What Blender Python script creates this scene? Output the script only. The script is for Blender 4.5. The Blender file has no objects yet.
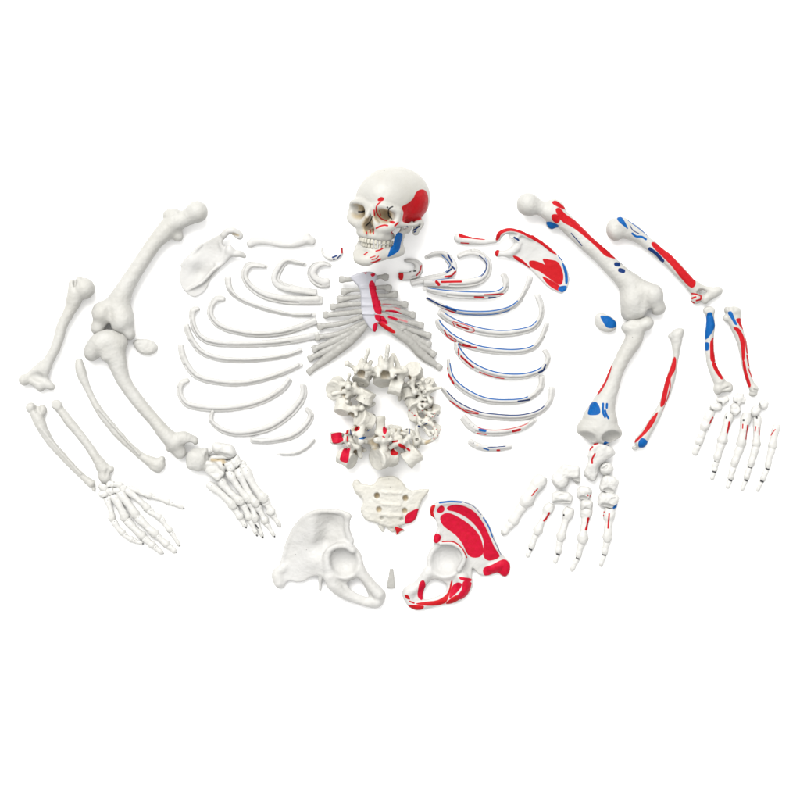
import bpy, math
import numpy as np

# ------------------------------------------------------------------ scale
S = 0.0025          # metres per unit; the layout table is 800 x 800 units (2 m)
C = bpy.context.scene.collection
PI = math.pi

# ------------------------------------------------------------------ noise
def vnoise(p, f, seed=0):
    q = p * f + 37.13 * (seed + 1)
    i = np.floor(q).astype(np.int64); t = q - i; t = t * t * (3 - 2 * t)
    def h(a, b, c):
        n = (a * 73856093) ^ (b * 19349663) ^ (c * 83492791)
        n = (n ^ (n >> 13)) * 1274126177 & 0x7fffffff
        return ((n ^ (n >> 16)) & 0xffff) / 32767.5 - 1.0
    r = 0
    for dx in (0, 1):
        wx = t[:, 0] if dx else 1 - t[:, 0]
        for dy in (0, 1):
            wy = t[:, 1] if dy else 1 - t[:, 1]
            for dz in (0, 1):
                wz = t[:, 2] if dz else 1 - t[:, 2]
                r = r + wx * wy * wz * h(i[:, 0] + dx, i[:, 1] + dy, i[:, 2] + dz)
    return r

# ------------------------------------------------------------------ splines
def catmull(P, n=4):
    P = np.array(P, float)
    if len(P) < 3: return P
    Q = np.vstack([2 * P[0] - P[1], P, 2 * P[-1] - P[-2]])
    out = []
    for i in range(1, len(Q) - 2):
        a, b, c, d = Q[i - 1], Q[i], Q[i + 1], Q[i + 2]
        for k in range(n):
            t = k / n
            out.append(.5 * (2 * b + (c - a) * t + (2 * a - 5 * b + 4 * c - d) * t * t + (3 * b - a - 3 * c + d) * t ** 3))
    out.append(P[-1])
    return np.array(out)

def closed_smooth(P, n=3):
    P = np.array(P, float); m = len(P); out = []
    for i in range(m):
        a, b, c, d = P[i - 1], P[i], P[(i + 1) % m], P[(i + 2) % m]
        for k in range(n):
            t = k / n
            out.append(.5 * (2 * b + (c - a) * t + (2 * a - 5 * b + 4 * c - d) * t * t + (3 * b - a - 3 * c + d) * t ** 3))
    return np.array(out)

def poly_sd(x, y, P):
    P = np.asarray(P, float); d = np.full(x.shape, 1e18); ins = np.zeros(x.shape, bool)
    n = len(P)
    for i in range(n):
        ax, ay = P[i]; bx, by = P[(i + 1) % n]
        ex, ey = bx - ax, by - ay; wx, wy = x - ax, y - ay
        t = np.clip((wx * ex + wy * ey) / (ex * ex + ey * ey + 1e-9), 0, 1)
        dx, dy = wx - ex * t, wy - ey * t
        d = np.minimum(d, dx * dx + dy * dy)
        c = (ay > y) != (by > y)
        if ey != 0: ins ^= c & (wx < ex * wy / ey)
    d = np.sqrt(d)
    return np.where(ins, -d, d)

def line_sd(x, y, P, w):
    P = np.asarray(P, float); d = np.full(x.shape, 1e18)
    if len(P) == 1: P = np.vstack([P, P + 1e-3])
    for i in range(len(P) - 1):
        ax, ay = P[i][:2]; bx, by = P[i + 1][:2]
        ex, ey = bx - ax, by - ay
        t = np.clip(((x - ax) * ex + (y - ay) * ey) / (ex * ex + ey * ey + 1e-9), 0, 1)
        d = np.minimum(d, (x - ax - ex * t) ** 2 + (y - ay - ey * t) ** 2)
    return np.sqrt(d) - w

def zmap(pts, lam=4.0):
    P = np.array(pts, float); n = len(P)      # smooth thin-plate surface through the height points
    def U(r2): return .5 * r2 * np.log(r2 + 1e-6)
    r2 = ((P[:, None, :2] - P[None, :, :2]) ** 2).sum(-1)
    A = np.zeros((n + 3, n + 3)); A[:n, :n] = U(r2) + lam * np.eye(n)
    A[:n, n] = 1; A[:n, n + 1:] = P[:, :2]; A[n, :n] = 1; A[n + 1:, :n] = P[:, :2].T
    w = np.linalg.solve(A, np.concatenate([P[:, 2], np.zeros(3)]))
    def f(x, y):
        o = w[n] + w[n + 1] * x + w[n + 2] * y
        for k in range(n): o = o + w[k] * U((x - P[k, 0]) ** 2 + (y - P[k, 1]) ** 2)
        return o
    return f

# ------------------------------------------------------------------ implicit shapes
class F:
    def __init__(s, h=.6): s.ops = []; s.h = h
    def _add(s, lo, hi, fn, k, sub):
        s.ops.append((np.array(lo, float), np.array(hi, float), fn, k, sub)); return s
    def cap(s, a, b, k=.6, sub=False, band=False):
        a = list(a) + [a[3]] * (5 - len(a)); b = list(b) + [b[3]] * (5 - len(b))
        R = max(a[3], b[3]); RZ = max(a[4], b[4])
        lo = [min(a[i], b[i]) - (R if i < 2 else RZ) for i in range(3)]
        hi = [max(a[i], b[i]) + (R if i < 2 else RZ) for i in range(3)]
        def fn(x, y, z):
            ex, ey, ez = b[0] - a[0], b[1] - a[1], b[2] - a[2]
            t = np.clip(((x - a[0]) * ex + (y - a[1]) * ey + (z - a[2]) * ez) / (ex * ex + ey * ey + ez * ez + 1e-9), 0, 1)
            r = a[3] + (b[3] - a[3]) * t; rz = a[4] + (b[4] - a[4]) * t
            dx, dy, dz = x - a[0] - ex * t, y - a[1] - ey * t, z - a[2] - ez * t
            if band: return (((dx * dx + dy * dy) ** 2 / r ** 4 + (dz / rz) ** 4) ** .25 - 1) * np.minimum(r, rz)
            return (np.sqrt((dx * dx + dy * dy) / (r * r) + dz * dz / (rz * rz)) - 1) * np.minimum(r, rz)
        return s._add(lo, hi, fn, k, sub)
    def chain(s, nodes, k=.6, n=4, k0=None, sub=False, zr=None, band=False):
        N = [list(q) + [q[3] * (zr or 1)] * (5 - len(q)) for q in nodes]
        Q = catmull(N, n)
        Q[:, 3:] = np.maximum(Q[:, 3:], .4)
        T = F(s.h)
        for i in range(len(Q) - 1): T.cap(Q[i], Q[i + 1], band=band)
        s.ops.append((np.min([o[0] for o in T.ops], 0), np.max([o[1] for o in T.ops], 0), T.ops, k, sub))
        return s
    def ell(s, c, r, rot=0, k=1.5, sub=False, tilt=0):
        if not hasattr(r, '__len__'): r = (r, r, r)
        R = max(r); ca, sa = math.cos(rot), math.sin(rot); ct, st = math.cos(tilt), math.sin(tilt)
        def fn(x, y, z):
            dx, dy, dz = x - c[0], y - c[1], z - c[2]
            u = dx * ca + dy * sa; v = -dx * sa + dy * ca
            u, w = u * ct + dz * st, -u * st + dz * ct
            return (np.sqrt((u / r[0]) ** 2 + (v / r[1]) ** 2 + (w / r[2]) ** 2) - 1) * min(r)
        return s._add([c[i] - R for i in range(3)], [c[i] + R for i in range(3)], fn, k, sub)
    def box(s, c, hf, rot=0, rd=1.0, k=1.5, sub=False):
        R = math.hypot(hf[0], hf[1]); ca, sa = math.cos(rot), math.sin(rot)
        def fn(x, y, z):
            dx, dy, dz = x - c[0], y - c[1], z - c[2]
            qx = abs(dx * ca + dy * sa) - hf[0] + rd; qy = abs(-dx * sa + dy * ca) - hf[1] + rd; qz = abs(dz) - hf[2] + rd
            return np.sqrt(np.maximum(qx, 0) ** 2 + np.maximum(qy, 0) ** 2 + np.maximum(qz, 0) ** 2) + np.minimum(np.maximum(qx, np.maximum(qy, qz)), 0) - rd
        return s._add([c[0] - R, c[1] - R, c[2] - hf[2]], [c[0] + R, c[1] + R, c[2] + hf[2]], fn, k, sub)
    def drum(s, c, rx, ry, hh, waist=.12, rd=1.0, k=1.5, sub=False):
        def fn(x, y, z):
            dx, dy, dz = x - c[0], y - c[1], z - c[2]
            w = 1 - waist * (1 - np.clip(dz / hh, -1, 1) ** 2)
            a = (np.sqrt((dx / rx) ** 2 + (dy / ry) ** 2) / w - 1) * min(rx, ry) + rd
            b = abs(dz) - hh + rd
            return np.minimum(np.maximum(a, b), 0) + np.sqrt(np.maximum(a, 0) ** 2 + np.maximum(b, 0) ** 2) - rd
        return s._add([c[0] - rx, c[1] - ry, c[2] - hh], [c[0] + rx, c[1] + ry, c[2] + hh], fn, k, sub)
    def plate(s, poly, zf, th, rd=1.2, k=1.2, holes=(), zr=(0, 30), smooth=True, sub=False):
        P = closed_smooth(poly) if smooth else np.array(poly, float)
        H = [closed_smooth(q) for q in holes]
        if not callable(zf): zc = zf; zf = lambda x, y: zc + 0 * x
        if not callable(th): tc = th; th = lambda x, y: tc + 0 * x
        def fn(x, y, z):
            X, Y = x[:, :, :1], y[:, :, :1]
            d = poly_sd(X, Y, P)
            for q in H: d = np.maximum(d, -poly_sd(X, Y, q))
            a = d + rd; b = abs(z - zf(X, Y)) - th(X, Y) + rd
            return np.minimum(np.maximum(a, b), 0) + np.sqrt(np.maximum(a, 0) ** 2 + np.maximum(b, 0) ** 2) - rd
        return s._add([P[:, 0].min(), P[:, 1].min(), zr[0]], [P[:, 0].max(), P[:, 1].max(), zr[1]], fn, k, sub)
    def mesh(s, noise=.18, seed=0, smooth=2):
        h = s.h
        lo = np.min([o[0] for o in s.ops if not o[4]], 0) - 3 * h - 1; hi = np.max([o[1] for o in s.ops if not o[4]], 0) + 3 * h + 1
        n = np.ceil((hi - lo) / h).astype(int) + 1
        G = np.full(n, 1e3, np.float32)
        ax = [lo[i] + h * np.arange(n[i]) for i in range(3)]
        for a, b, fn, k, sub in s.ops:
            i0 = np.maximum(np.floor((a - k - 2 * h - lo) / h).astype(int), 0)
            i1 = np.minimum(np.ceil((b + k + 2 * h - lo) / h).astype(int) + 1, n)
            if np.any(i1 <= i0): continue
            sl = tuple(slice(i0[i], i1[i]) for i in range(3))
            x, y, z = np.meshgrid(*[ax[i][sl[i]] for i in range(3)], indexing='ij')
            if isinstance(fn, list):
                d = np.full(x.shape, 1e3)
                for a2, b2, f2, _, _ in fn:
                    j0 = np.maximum(np.floor((a2 - k - 2 * h - lo) / h).astype(int) - i0, 0)
                    j1 = np.minimum(np.ceil((b2 + k + 2 * h - lo) / h).astype(int) + 1 - i0, i1 - i0)
                    if np.any(j1 <= j0): continue
                    s2 = tuple(slice(j0[i], j1[i]) for i in range(3))
                    d[s2] = np.minimum(d[s2], f2(x[s2], y[s2], z[s2]))
            else: d = fn(x, y, z)
            g = G[sl]
            if sub: d = -d; e = np.maximum(k - abs(g - d), 0) / k; G[sl] = np.maximum(g, d) + e * e * k * .25
            else: e = np.maximum(k - abs(g - d), 0) / k; G[sl] = np.minimum(g, d) - e * e * k * .25
        V, Q = nets(G, lo, h)
        return finish(V, Q, noise, seed, smooth)

def nets(G, lo, h):
    s = G < 0
    c = [s[i:s.shape[0] - 1 + i, j:s.shape[1] - 1 + j, k:s.shape[2] - 1 + k] for i in (0, 1) for j in (0, 1) for k in (0, 1)]
    anyc = c[0].copy(); allc = c[0].copy()
    for q in c[1:]: anyc |= q; allc &= q
    I = np.argwhere(anyc & ~allc)
    vid = np.full(anyc.shape, -1, np.int64); vid[I[:, 0], I[:, 1], I[:, 2]] = np.arange(len(I))
    off = [(i, j, k) for i in (0, 1) for j in (0, 1) for k in (0, 1)]
    val = np.stack([G[I[:, 0] + o[0], I[:, 1] + o[1], I[:, 2] + o[2]] for o in off], 1).astype(float)
    acc = np.zeros((len(I), 3)); cnt = np.zeros(len(I))
    for a in range(8):
        for b in range(a + 1, 8):
            oa, ob = np.array(off[a]), np.array(off[b])
            if abs(oa - ob).sum() != 1: continue
            va, vb = val[:, a], val[:, b]; m = (va < 0) != (vb < 0)
            t = np.where(m, va / np.where(m, va - vb, 1), 0)
            acc += m[:, None] * (oa + t[:, None] * (ob - oa)); cnt += m
    V = lo + h * (I + acc / cnt[:, None])
    Q = []
    for d in range(3):
        e1, e2 = (d + 1) % 3, (d + 2) % 3
        a = s.take(range(0, s.shape[d] - 1), d); b = s.take(range(1, s.shape[d]), d)
        E = np.argwhere(a != b)
        E = E[(E[:, e1] > 0) & (E[:, e2] > 0) & (E[:, e1] < s.shape[e1] - 1) & (E[:, e2] < s.shape[e2] - 1)]
        ins = a[E[:, 0], E[:, 1], E[:, 2]]
        q = []
        for o1, o2 in ((1, 1), (0, 1), (0, 0), (1, 0)):
            X = E.copy(); X[:, e1] -= o1; X[:, e2] -= o2
            q.append(vid[X[:, 0], X[:, 1], X[:, 2]])
        q = np.stack(q, 1); q[~ins] = q[~ins][:, ::-1]
        Q.append(q)
    return V, np.vstack(Q)

def vnormals(V, Q):
    n = np.cross(V[Q[:, 2]] - V[Q[:, 0]], V[Q[:, 3]] - V[Q[:, 1]])
    N = np.zeros_like(V)
    for i in range(4):
        for a in range(3): N[:, a] += np.bincount(Q[:, i], n[:, a], len(V))
    return N / (np.linalg.norm(N, axis=1)[:, None] + 1e-9)

def finish(V, Q, noise, seed, smooth):
    for _ in range(smooth):
        A = np.zeros_like(V); c = np.zeros(len(V))
        for i in range(4):
            j = (i + 1) % 4
            for p, q in ((Q[:, i], Q[:, j]), (Q[:, j], Q[:, i])):
                for a in range(3): A[:, a] += np.bincount(p, V[q, a], len(V))
                c += np.bincount(p, minlength=len(V))
        V = V * .5 + .5 * A / c[:, None]
    if noise:
        N = vnormals(V, Q)
        V = V + N * (noise * (vnoise(V, .22, seed) + .5 * vnoise(V, .55, seed + 5) + .25 * vnoise(V, 1.1, seed + 9)))[:, None]
    return V, Q

# ------------------------------------------------------------------ materials
def new_mat(name): 
    m = bpy.data.materials.new(name); m.use_nodes = True
    nt = m.node_tree; b = nt.nodes['Principled BSDF']
    return m, nt, b

def bone_mat(name, base, warm, rough=.5, bump=.35, speck=.5, spec=.35):
    m, nt, b = new_mat(name); N = nt.nodes; L = nt.links
    geo = N.new('ShaderNodeTexCoord')
    def noise(scale, det=4, rg=.55):
        n = N.new('ShaderNodeTexNoise'); n.inputs['Scale'].default_value = scale; n.inputs['Detail'].default_value = det
        n.inputs['Roughness'].default_value = rg; L.new(geo.outputs['Object'], n.inputs['Vector']); return n
    def ramp(src, a, bb, lo=0, hi=1):
        r = N.new('ShaderNodeMapRange'); r.inputs['From Min'].default_value = a; r.inputs['From Max'].default_value = bb
        r.inputs['To Min'].default_value = lo; r.inputs['To Max'].default_value = hi; L.new(src, r.inputs['Value']); return r.outputs['Result']
    def mix(f, a, c):
        x = N.new('ShaderNodeMix'); x.data_type = 'RGBA'
        if isinstance(f, float): x.inputs['Factor'].default_value = f
        else: L.new(f, x.inputs['Factor'])
        for s_, v in (('A', a), ('B', c)):
            i = [q for q in x.inputs if q.name == s_ and q.type == 'RGBA'][0]
            if isinstance(v, tuple): i.default_value = (*v, 1)
            else: L.new(v, i)
        return [q for q in x.outputs if q.type == 'RGBA'][0]
    def attr(n):
        a = N.new('ShaderNodeAttribute'); a.attribute_name = n; return a.outputs['Fac']
    n1 = noise(14, 5); n2 = noise(130, 3, .7); n3 = noise(420, 2)
    col = mix(ramp(n1.outputs['Fac'], .38, .68), base, warm)
    col = mix(ramp(n2.outputs['Fac'], .66, .78, 0, speck), col, tuple(c * .55 for c in warm))
    col = mix(ramp(attr('tan'), -.8, 1.2, .85, 0), col, (.33, .255, .14))
    col = mix(ramp(attr('gum'), -.25, .25, 1, 0), col, (.42, .37, .28))
    for at, c1, c2 in (('red', (.355, .005, .009), (.305, .0045, .007)), ('rose', (.385, .002, .023), (.32, .003, .014)),
                       ('blue', (.001, .076, .265), (.002, .058, .21)), ('navy', (.004, .025, .115), (.003, .016, .075)), ('black', (.01, .01, .012), (.02, .02, .02)),
                       ('pink', (.40, .14, .15), (.36, .13, .13))):
        cc = mix(ramp(n2.outputs['Fac'], .35, .7), c1, c2)
        col = mix(ramp(attr(at), -.22, .22, 1, 0), col, cc)
    L.new(col, b.inputs['Base Color'])
    mn = None
    for at in ('red', 'rose', 'blue', 'navy'):
        o_ = attr(at)
        if mn is None: mn = o_; continue
        q_ = N.new('ShaderNodeMath'); q_.operation = 'MINIMUM'; L.new(mn, q_.inputs[0]); L.new(o_, q_.inputs[1]); mn = q_.outputs[0]
    L.new(ramp(mn, -.2, .2, .10, spec), b.inputs['Specular IOR Level'])
    b.inputs['Roughness'].default_value = rough
    b.inputs['Specular IOR Level'].default_value = spec
    L.new(ramp(n2.outputs['Fac'], .3, .7, rough - .08, rough + .1), b.inputs['Roughness'])
    bp = N.new('ShaderNodeBump'); bp.inputs['Strength'].default_value = bump; bp.inputs['Distance'].default_value = .0012
    ad = N.new('ShaderNodeMath'); ad.operation = 'ADD'; L.new(n2.outputs['Fac'], ad.inputs[0])
    ml = N.new('ShaderNodeMath'); ml.operation = 'MULTIPLY'; ml.inputs[1].default_value = .4; L.new(n3.outputs['Fac'], ml.inputs[0])
    L.new(ml.outputs[0], ad.inputs[1]); L.new(ad.outputs[0], bp.inputs['Height']); L.new(bp.outputs['Normal'], b.inputs['Normal'])
    return m

M = {
 'bone':  bone_mat('bone_plastic', (.381, .379, .362), (.355, .350, .326), bump=.5),
 'rib':   bone_mat('rib_plastic', (.414, .412, .403), (.389, .385, .369)),
 'pale':  bone_mat('pale_bone_plastic', (.453, .451, .438), (.419, .416, .395), bump=.5),
 'ivory': bone_mat('ivory_bone_plastic', (.436, .428, .393), (.402, .389, .341), bump=.6),
 'skull': bone_mat('skull_plastic', (.373, .369, .346), (.352, .344, .313), rough=.42, bump=.2, speck=.3),
 'cart':  bone_mat('cartilage_plastic', (.277, .273, .257), (.248, .244, .227), rough=.35, bump=.3, speck=.1),
 'stern': bone_mat('sternum_plastic', (.360, .362, .396), (.343, .345, .378), rough=.4, bump=.25, speck=.1),
}
m, nt, b = new_mat('dark_wire'); b.inputs['Base Color'].default_value = (.03, .03, .035, 1); b.inputs['Metallic'].default_value = .6; b.inputs['Roughness'].default_value = .4; M['wire'] = m
n_ = nt.nodes.new('ShaderNodeTexNoise'); n_.inputs['Scale'].default_value = 300; nt.links.new(n_.outputs['Fac'], b.inputs['Roughness'])
m, nt, b = new_mat('tooth_enamel'); b.inputs['Base Color'].default_value = (.45, .43, .36, 1); b.inputs['Roughness'].default_value = .3; M['tooth'] = m
n_ = nt.nodes.new('ShaderNodeTexNoise'); n_.inputs['Scale'].default_value = 60
r_ = nt.nodes.new('ShaderNodeValToRGB'); r_.color_ramp.elements[0].color = (.385, .365, .305, 1); r_.color_ramp.elements[1].color = (.43, .42, .365, 1)
nt.links.new(n_.outputs['Fac'], r_.inputs['Fac']); nt.links.new(r_.outputs['Color'], b.inputs['Base Color'])
m, nt, b = new_mat('white_studio_paper'); b.inputs['Roughness'].default_value = .9; b.inputs['Specular IOR Level'].default_value = .1; M['paper'] = m
n_ = nt.nodes.new('ShaderNodeTexNoise'); n_.inputs['Scale'].default_value = 40
r_ = nt.nodes.new('ShaderNodeValToRGB'); r_.color_ramp.elements[0].color = (.92, .92, .92, 1); r_.color_ramp.elements[1].color = (.94, .94, .935, 1)
nt.links.new(n_.outputs['Fac'], r_.inputs['Fac']); nt.links.new(r_.outputs['Color'], b.inputs['Base Color'])

# ------------------------------------------------------------------ objects
def apply_paint(me, V, N, paint):
    names = {}
    for p in paint:
        if len(p) == 2 and isinstance(p[1], np.ndarray) and p[1].shape == (len(V),):
            names[p[0]] = np.minimum(names.get(p[0], 9.0), p[1]); continue
        col, P = p[0], np.array(p[1], float)
        if col not in names: names[col] = np.full(len(V), 9.0)
        if P.ndim == 1: P = P[None]
        w = p[2] if len(p) > 2 and p[2] else None
        pad = 3 + (w or 0)
        m = (V[:, 0] > P[:, 0].min() - pad) & (V[:, 0] < P[:, 0].max() + pad) & (V[:, 1] > P[:, 1].min() - pad) & (V[:, 1] < P[:, 1].max() + pad) & (N[:, 2] > -.25)
        if len(p) > 3 and p[3] is not None: m &= (V[:, 2] > p[3])
        x, y = V[m, 0], V[m, 1]
        if w and len(P) > 2: P = catmull(P, 4)
        d = line_sd(x, y, P, w) if w else poly_sd(x, y, closed_smooth(P) if len(P) > 3 else P)
        names[col][m] = np.minimum(names[col][m], d)
    for n in ('red', 'rose', 'blue', 'navy', 'black', 'tan', 'gum', 'pink'):
        a = me.attributes.new(n, 'FLOAT', 'POINT')
        a.data.foreach_set('value', names.get(n, np.full(len(V), 9.0)).astype(np.float32))

def emit(name, VQ, mat, parent=None, paint=(), rest=0.0, label=None, cat=None, group=None, base=None, keepz=False):
    V, Q = VQ
    V = np.array(V)
    if base is None:
        if not keepz: V[:, 2] += rest - V[:, 2].min()
        base = np.array([V[:, 0].mean(), V[:, 1].mean(), V[:, 2].min()])
    N = vnormals(V, Q)
    W = np.stack([(V[:, 0] - base[0]) * S, -(V[:, 1] - base[1]) * S, (V[:, 2] - base[2]) * S], 1)
    Qf = Q[:, ::-1]
    me = bpy.data.meshes.new(name)
    me.vertices.add(len(W)); me.vertices.foreach_set('co', W.astype(np.float32).ravel())
    me.loops.add(Qf.size); me.loops.foreach_set('vertex_index', Qf.astype(np.int32).ravel())
    me.polygons.add(len(Qf)); me.polygons.foreach_set('loop_start', np.arange(0, Qf.size, 4, dtype=np.int32))
    me.polygons.foreach_set('use_smooth', np.ones(len(Qf), bool))
    me.update(calc_edges=True)
    apply_paint(me, V, N, paint)
    me.materials.append(M[mat])
    o = bpy.data.objects.new(name, me); C.objects.link(o)
    if parent is None:
        o.location = ((base[0] - 400) * S, (400 - base[1]) * S, base[2] * S)
        o['label'] = label; o['category'] = cat
        if group: o['group'] = group
    else:
        o.parent = parent; pb = parent['_b']
        o.location = ((base[0] - pb[0]) * S, -(base[1] - pb[1]) * S, (base[2] - pb[2]) * S)
        if label: o['label'] = label
    o['_b'] = [float(q) for q in base]
    return o

def thing(name, x, y, label, cat, group=None, z=0):
    o = bpy.data.objects.new(name, None); C.objects.link(o)
    o.location = ((x - 400) * S, (400 - y) * S, z * S); o.empty_display_size = .02
    o['label'] = label; o['category'] = cat
    if group: o['group'] = group
    o['_b'] = [x, y, z]
    return o

def R(ox, oy, sc):            # table coordinates read off an enlarged corner of the layout sheet
    def f(*pts):
        return [(ox + p[0] / sc, oy + p[1] / sc) + tuple(p[2:]) for p in pts]
    return f

# ================================================================== LONG BONES
a = R(80, 190, 5.714); c = R(10, 260, 5.714)
f = F()
f.chain(a((672, 130, 16, 10.2), (600, 172, 14, 7.8), (548, 190, 13, 9.5)), k=3)
f.ell(a((674, 128, 16))[0], 10.8, k=2)
f.chain(a((512, 150, 12, 6.2), (530, 175, 12, 8), (500, 228, 12, 9.5), (435, 300, 13, 7.8), (370, 395, 14, 7.6), (305, 495, 14, 8), (253, 585, 13, 9.5), (222, 655, 12, 12.5, 10)), k=3)
f.ell(a((548, 140, 14))[0], (6.5, 5, 6), k=4)
f.ell(a((565, 268, 9))[0], (5, 5.2, 5), k=7)
f.ell(a((130, 705, 12))[0], (10, 11.5, 11), k=7)
f.ell(c((505, 388, 9))[0], (7.3, 6.8, 8), k=6)
f.ell(c((645, 345, 13))[0], (12.3, 13, 12), rot=.4, k=8)
f.ell(c((690, 425, 10))[0], (5.6, 6, 8), k=7)
f.ell(c((600, 300, 15))[0], (6, 6, 4), k=4)
f.ell(c((568, 395, 8))[0], (2.6, 5.5, 18), rot=.2, k=2, sub=True)
f.ell(c((584, 330, 27))[0], (1.6, 8, 3.5), rot=-.15, k=4, sub=True)
emit('femur', f.mesh(.25, 1), 'bone', paint=[('black', a((372, 360))[0], .3)], label='unpainted white thigh bone at upper left, its rounded head at top right', cat='thigh bone', group='long leg bones')

b6 = R(60, 320, 5)
f = F()
f.chain(b6((165, 165, 9, 6.6), (200, 130, 12, 9), (245, 100, 14, 9.8), (300, 105, 12, 7.6)), k=3)
f.ell(c((565, 480, 13))[0], (18, 11, 11), rot=.1, k=6)
f.ell(c((470, 525, 9))[0], (6.5, 8, 8), k=6)
f.chain(b6((215, 120, 18, 5), (240, 180, 17, 6)), k=4)
f.chain(b6((270, 150, 12, 12), (292, 210, 13, 9.6), (322, 300, 13, 7.2), (392, 402, 13, 6.6), (475, 500, 12, 6.3), (528, 565, 12, 7.4), (575, 610, 11, 9)), k=3)
f.chain(b6((552, 640, 10, 3.8), (610, 590, 13, 7), (672, 602, 12, 5)), k=3)
f.ell(b6((602, 662, 8))[0], (6.5, 6.4, 6), k=6)
f.ell(b6((652, 628, 13))[0], (4.5, 4, 8), k=1.5, sub=True)
emit('tibia', f.mesh(.25, 2), 'bone', label='unpainted white shin bone slanting below the plain femur, just left of the plain ribs', cat='shin bone', group='long leg bones')

f = F(.5)
f.chain(b6((98, 210, 6, 4), (104, 245, 6, 5.2), (118, 290, 6, 4.6), (142, 345, 6, 3.4), (185, 430, 6, 3.6), (238, 505, 6, 4.2), (300, 578, 6, 4.2), (362, 640, 6, 3.5), (425, 690, 6, 4.2), (480, 718, 6, 6.4), (500, 722, 6, 6)), k=2, zr=.9)
f.ell(b6((512, 695, 6))[0], (3.5, 3.5, 5), k=2); f.ell(b6((480, 745, 6))[0], (6, 3, 4), rot=.4, k=2)
f.chain(b6((200, 445, 10.4, .8), (300, 560, 10.8, .8), (400, 670, 10.2, .8)), k=2.5)
emit('fibula', f.mesh(.25, 3), 'bone', label='plain thin calf bone lying left of the unpainted shin bone, bulbous at both ends', cat='calf bone', group='long leg bones')

f = F(.5); f.ell((147, 347, 5), (11.5, 8, 5), rot=.15, k=2); f.ell((138, 343, 5), (4, 3, 4), k=3); f.ell((147, 347, 11), (7, 5, 2), k=2, sub=True)
emit('kneecap', f.mesh(.4, 4), 'bone', label='small plain white kneecap right of the unpainted femur and shin bone', cat='kneecap', group='kneecaps')

f = F(.55)
f.ell(c((432, 165, 11))[0], (10.3, 10.8, 10.5), k=2)
f.chain(c((372, 140, 11, 5.6), (378, 185, 11, 7.6), (372, 230, 10, 8), (350, 285, 10, 6), (306, 370, 10, 5.4), (286, 440, 10, 5.3), (262, 510, 10, 5), (228, 572, 9, 5.2), (200, 622, 9, 6.6, 5), (172, 660, 8, 9, 4)), k=2.5)
f.ell(c((400, 118, 13))[0], (4, 4, 5), k=2)
f.ell(c((378, 128, 15))[0], (1.4, 5, 3), k=3, sub=True)
f.ell(c((85, 685, 7))[0], (5.6, 5.8, 6), k=5); f.ell(c((150, 698, 7))[0], (6.5, 4.5, 5), rot=.3, k=2.5); f.ell(c((178, 722, 7))[0], (4.3, 5.6, 5.5), k=4)
f.ell(c((232, 718, 7))[0], (5.8, 4, 4), rot=.5, k=5)
f.chain(c((100, 668, 7, 2), (180, 590, 8, 2)), k=3)
f.ell(c((165, 668, 13))[0], (5, 3.4, 4), rot=.3, k=4, sub=True)
emit('humerus', f.mesh(.25, 5), 'bone', label='unpainted white upper arm bone at the far left, round head up and hinge end down', cat='upper arm bone', group='long arm bones')

g7 = R(20, 395, 4.706)
f = F(.5)
f.ell(g7((55, 60, 6))[0], (5.4, 5.6, 5.5), k=4); f.ell(g7((108, 72, 5))[0], (4.6, 6, 4.5), k=5)
f.chain(g7((75, 90, 6, 5), (92, 122, 6, 5.8), (118, 175, 6, 4.8), (152, 228, 6, 4), (200, 282, 6, 3.7), (250, 336, 6, 3.3), (300, 385, 6, 3.1), (338, 415, 6, 4.3)), k=2)
f.ell(g7((350, 440, 5))[0], (1.8, 3, 2.5), k=1.5)
f.ell(g7((88, 60, 11))[0], (3, 5, 4), k=2, sub=True)
f.chain(g7((100, 150, 11, .7), (200, 270, 10.2, .7), (290, 370, 9.4, .6)), k=2.5)
emit('ulna', f.mesh(.25, 6), 'bone', label='hook-topped unpainted forearm bone at bottom left, the outer one of the plain pair', cat='forearm bone', group='long arm bones')
f = F(.5)
f.drum(g7((175, 45, 6))[0] , 5.4, 5, 5, 0, 2, k=1.5)
f.chain(g7((185, 60, 6, 4.2), (205, 85, 6, 4.2), (240, 132, 6, 4.8), (290, 192, 6, 4.3), (330, 247, 6, 4.4), (366, 302, 6, 5), (398, 350, 6, 7, 5)), k=2)
f.ell(g7((428, 348, 6))[0], (4, 3.5, 4), k=2); f.ell(g7((400, 388, 5.5))[0], (6.3, 5.5, 5), rot=.5, k=2.5); f.ell(g7((410, 412, 4))[0], (4, 1.6, 2), rot=-.4, k=1)
f.ell(g7((415, 365, 12))[0], (2.2, 5, 3), rot=.3, k=1.5, sub=True)
emit('radius', f.mesh(.25, 7), 'bone', paint=[('black', g7((288, 190))[0], .5)], label='unpainted forearm bone at bottom left flaring wide just above the plain hand', cat='forearm bone', group='long arm bones')

# ---- painted right side
d7 = R(500, 185, 4.706)
f = F()
f.ell(d7((128, 95, 16))[0], (11.3, 11.5, 11.5), k=2)
f.chain(d7((140, 98, 15, 9.5), (195, 115, 14, 7.6), (250, 138, 13, 10), (300, 175, 13, 8.6), (398, 272, 14, 8.2), (470, 335, 14, 8.2), (520, 385, 14, 8.6), (578, 440, 13, 10), (632, 495, 12, 13.5, 11)), k=3)
f.ell(d7((262, 95, 13))[0], (7, 4.6, 6), rot=.5, k=6); f.ell(d7((238, 190, 9))[0], (5, 4.3, 5), rot=.4, k=5)
f.ell(d7((712, 522, 14))[0], (11, 12, 12), k=8); f.ell(d7((738, 580, 10))[0], (8, 7.4, 9), k=6)
f.ell(d7((615, 555, 13))[0], (11.5, 13, 12), k=8); f.ell(d7((612, 608, 10))[0], (9.5, 7.5, 9), k=6); f.ell(d7((660, 590, 10))[0], (7, 7.5, 10), k=6)
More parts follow.
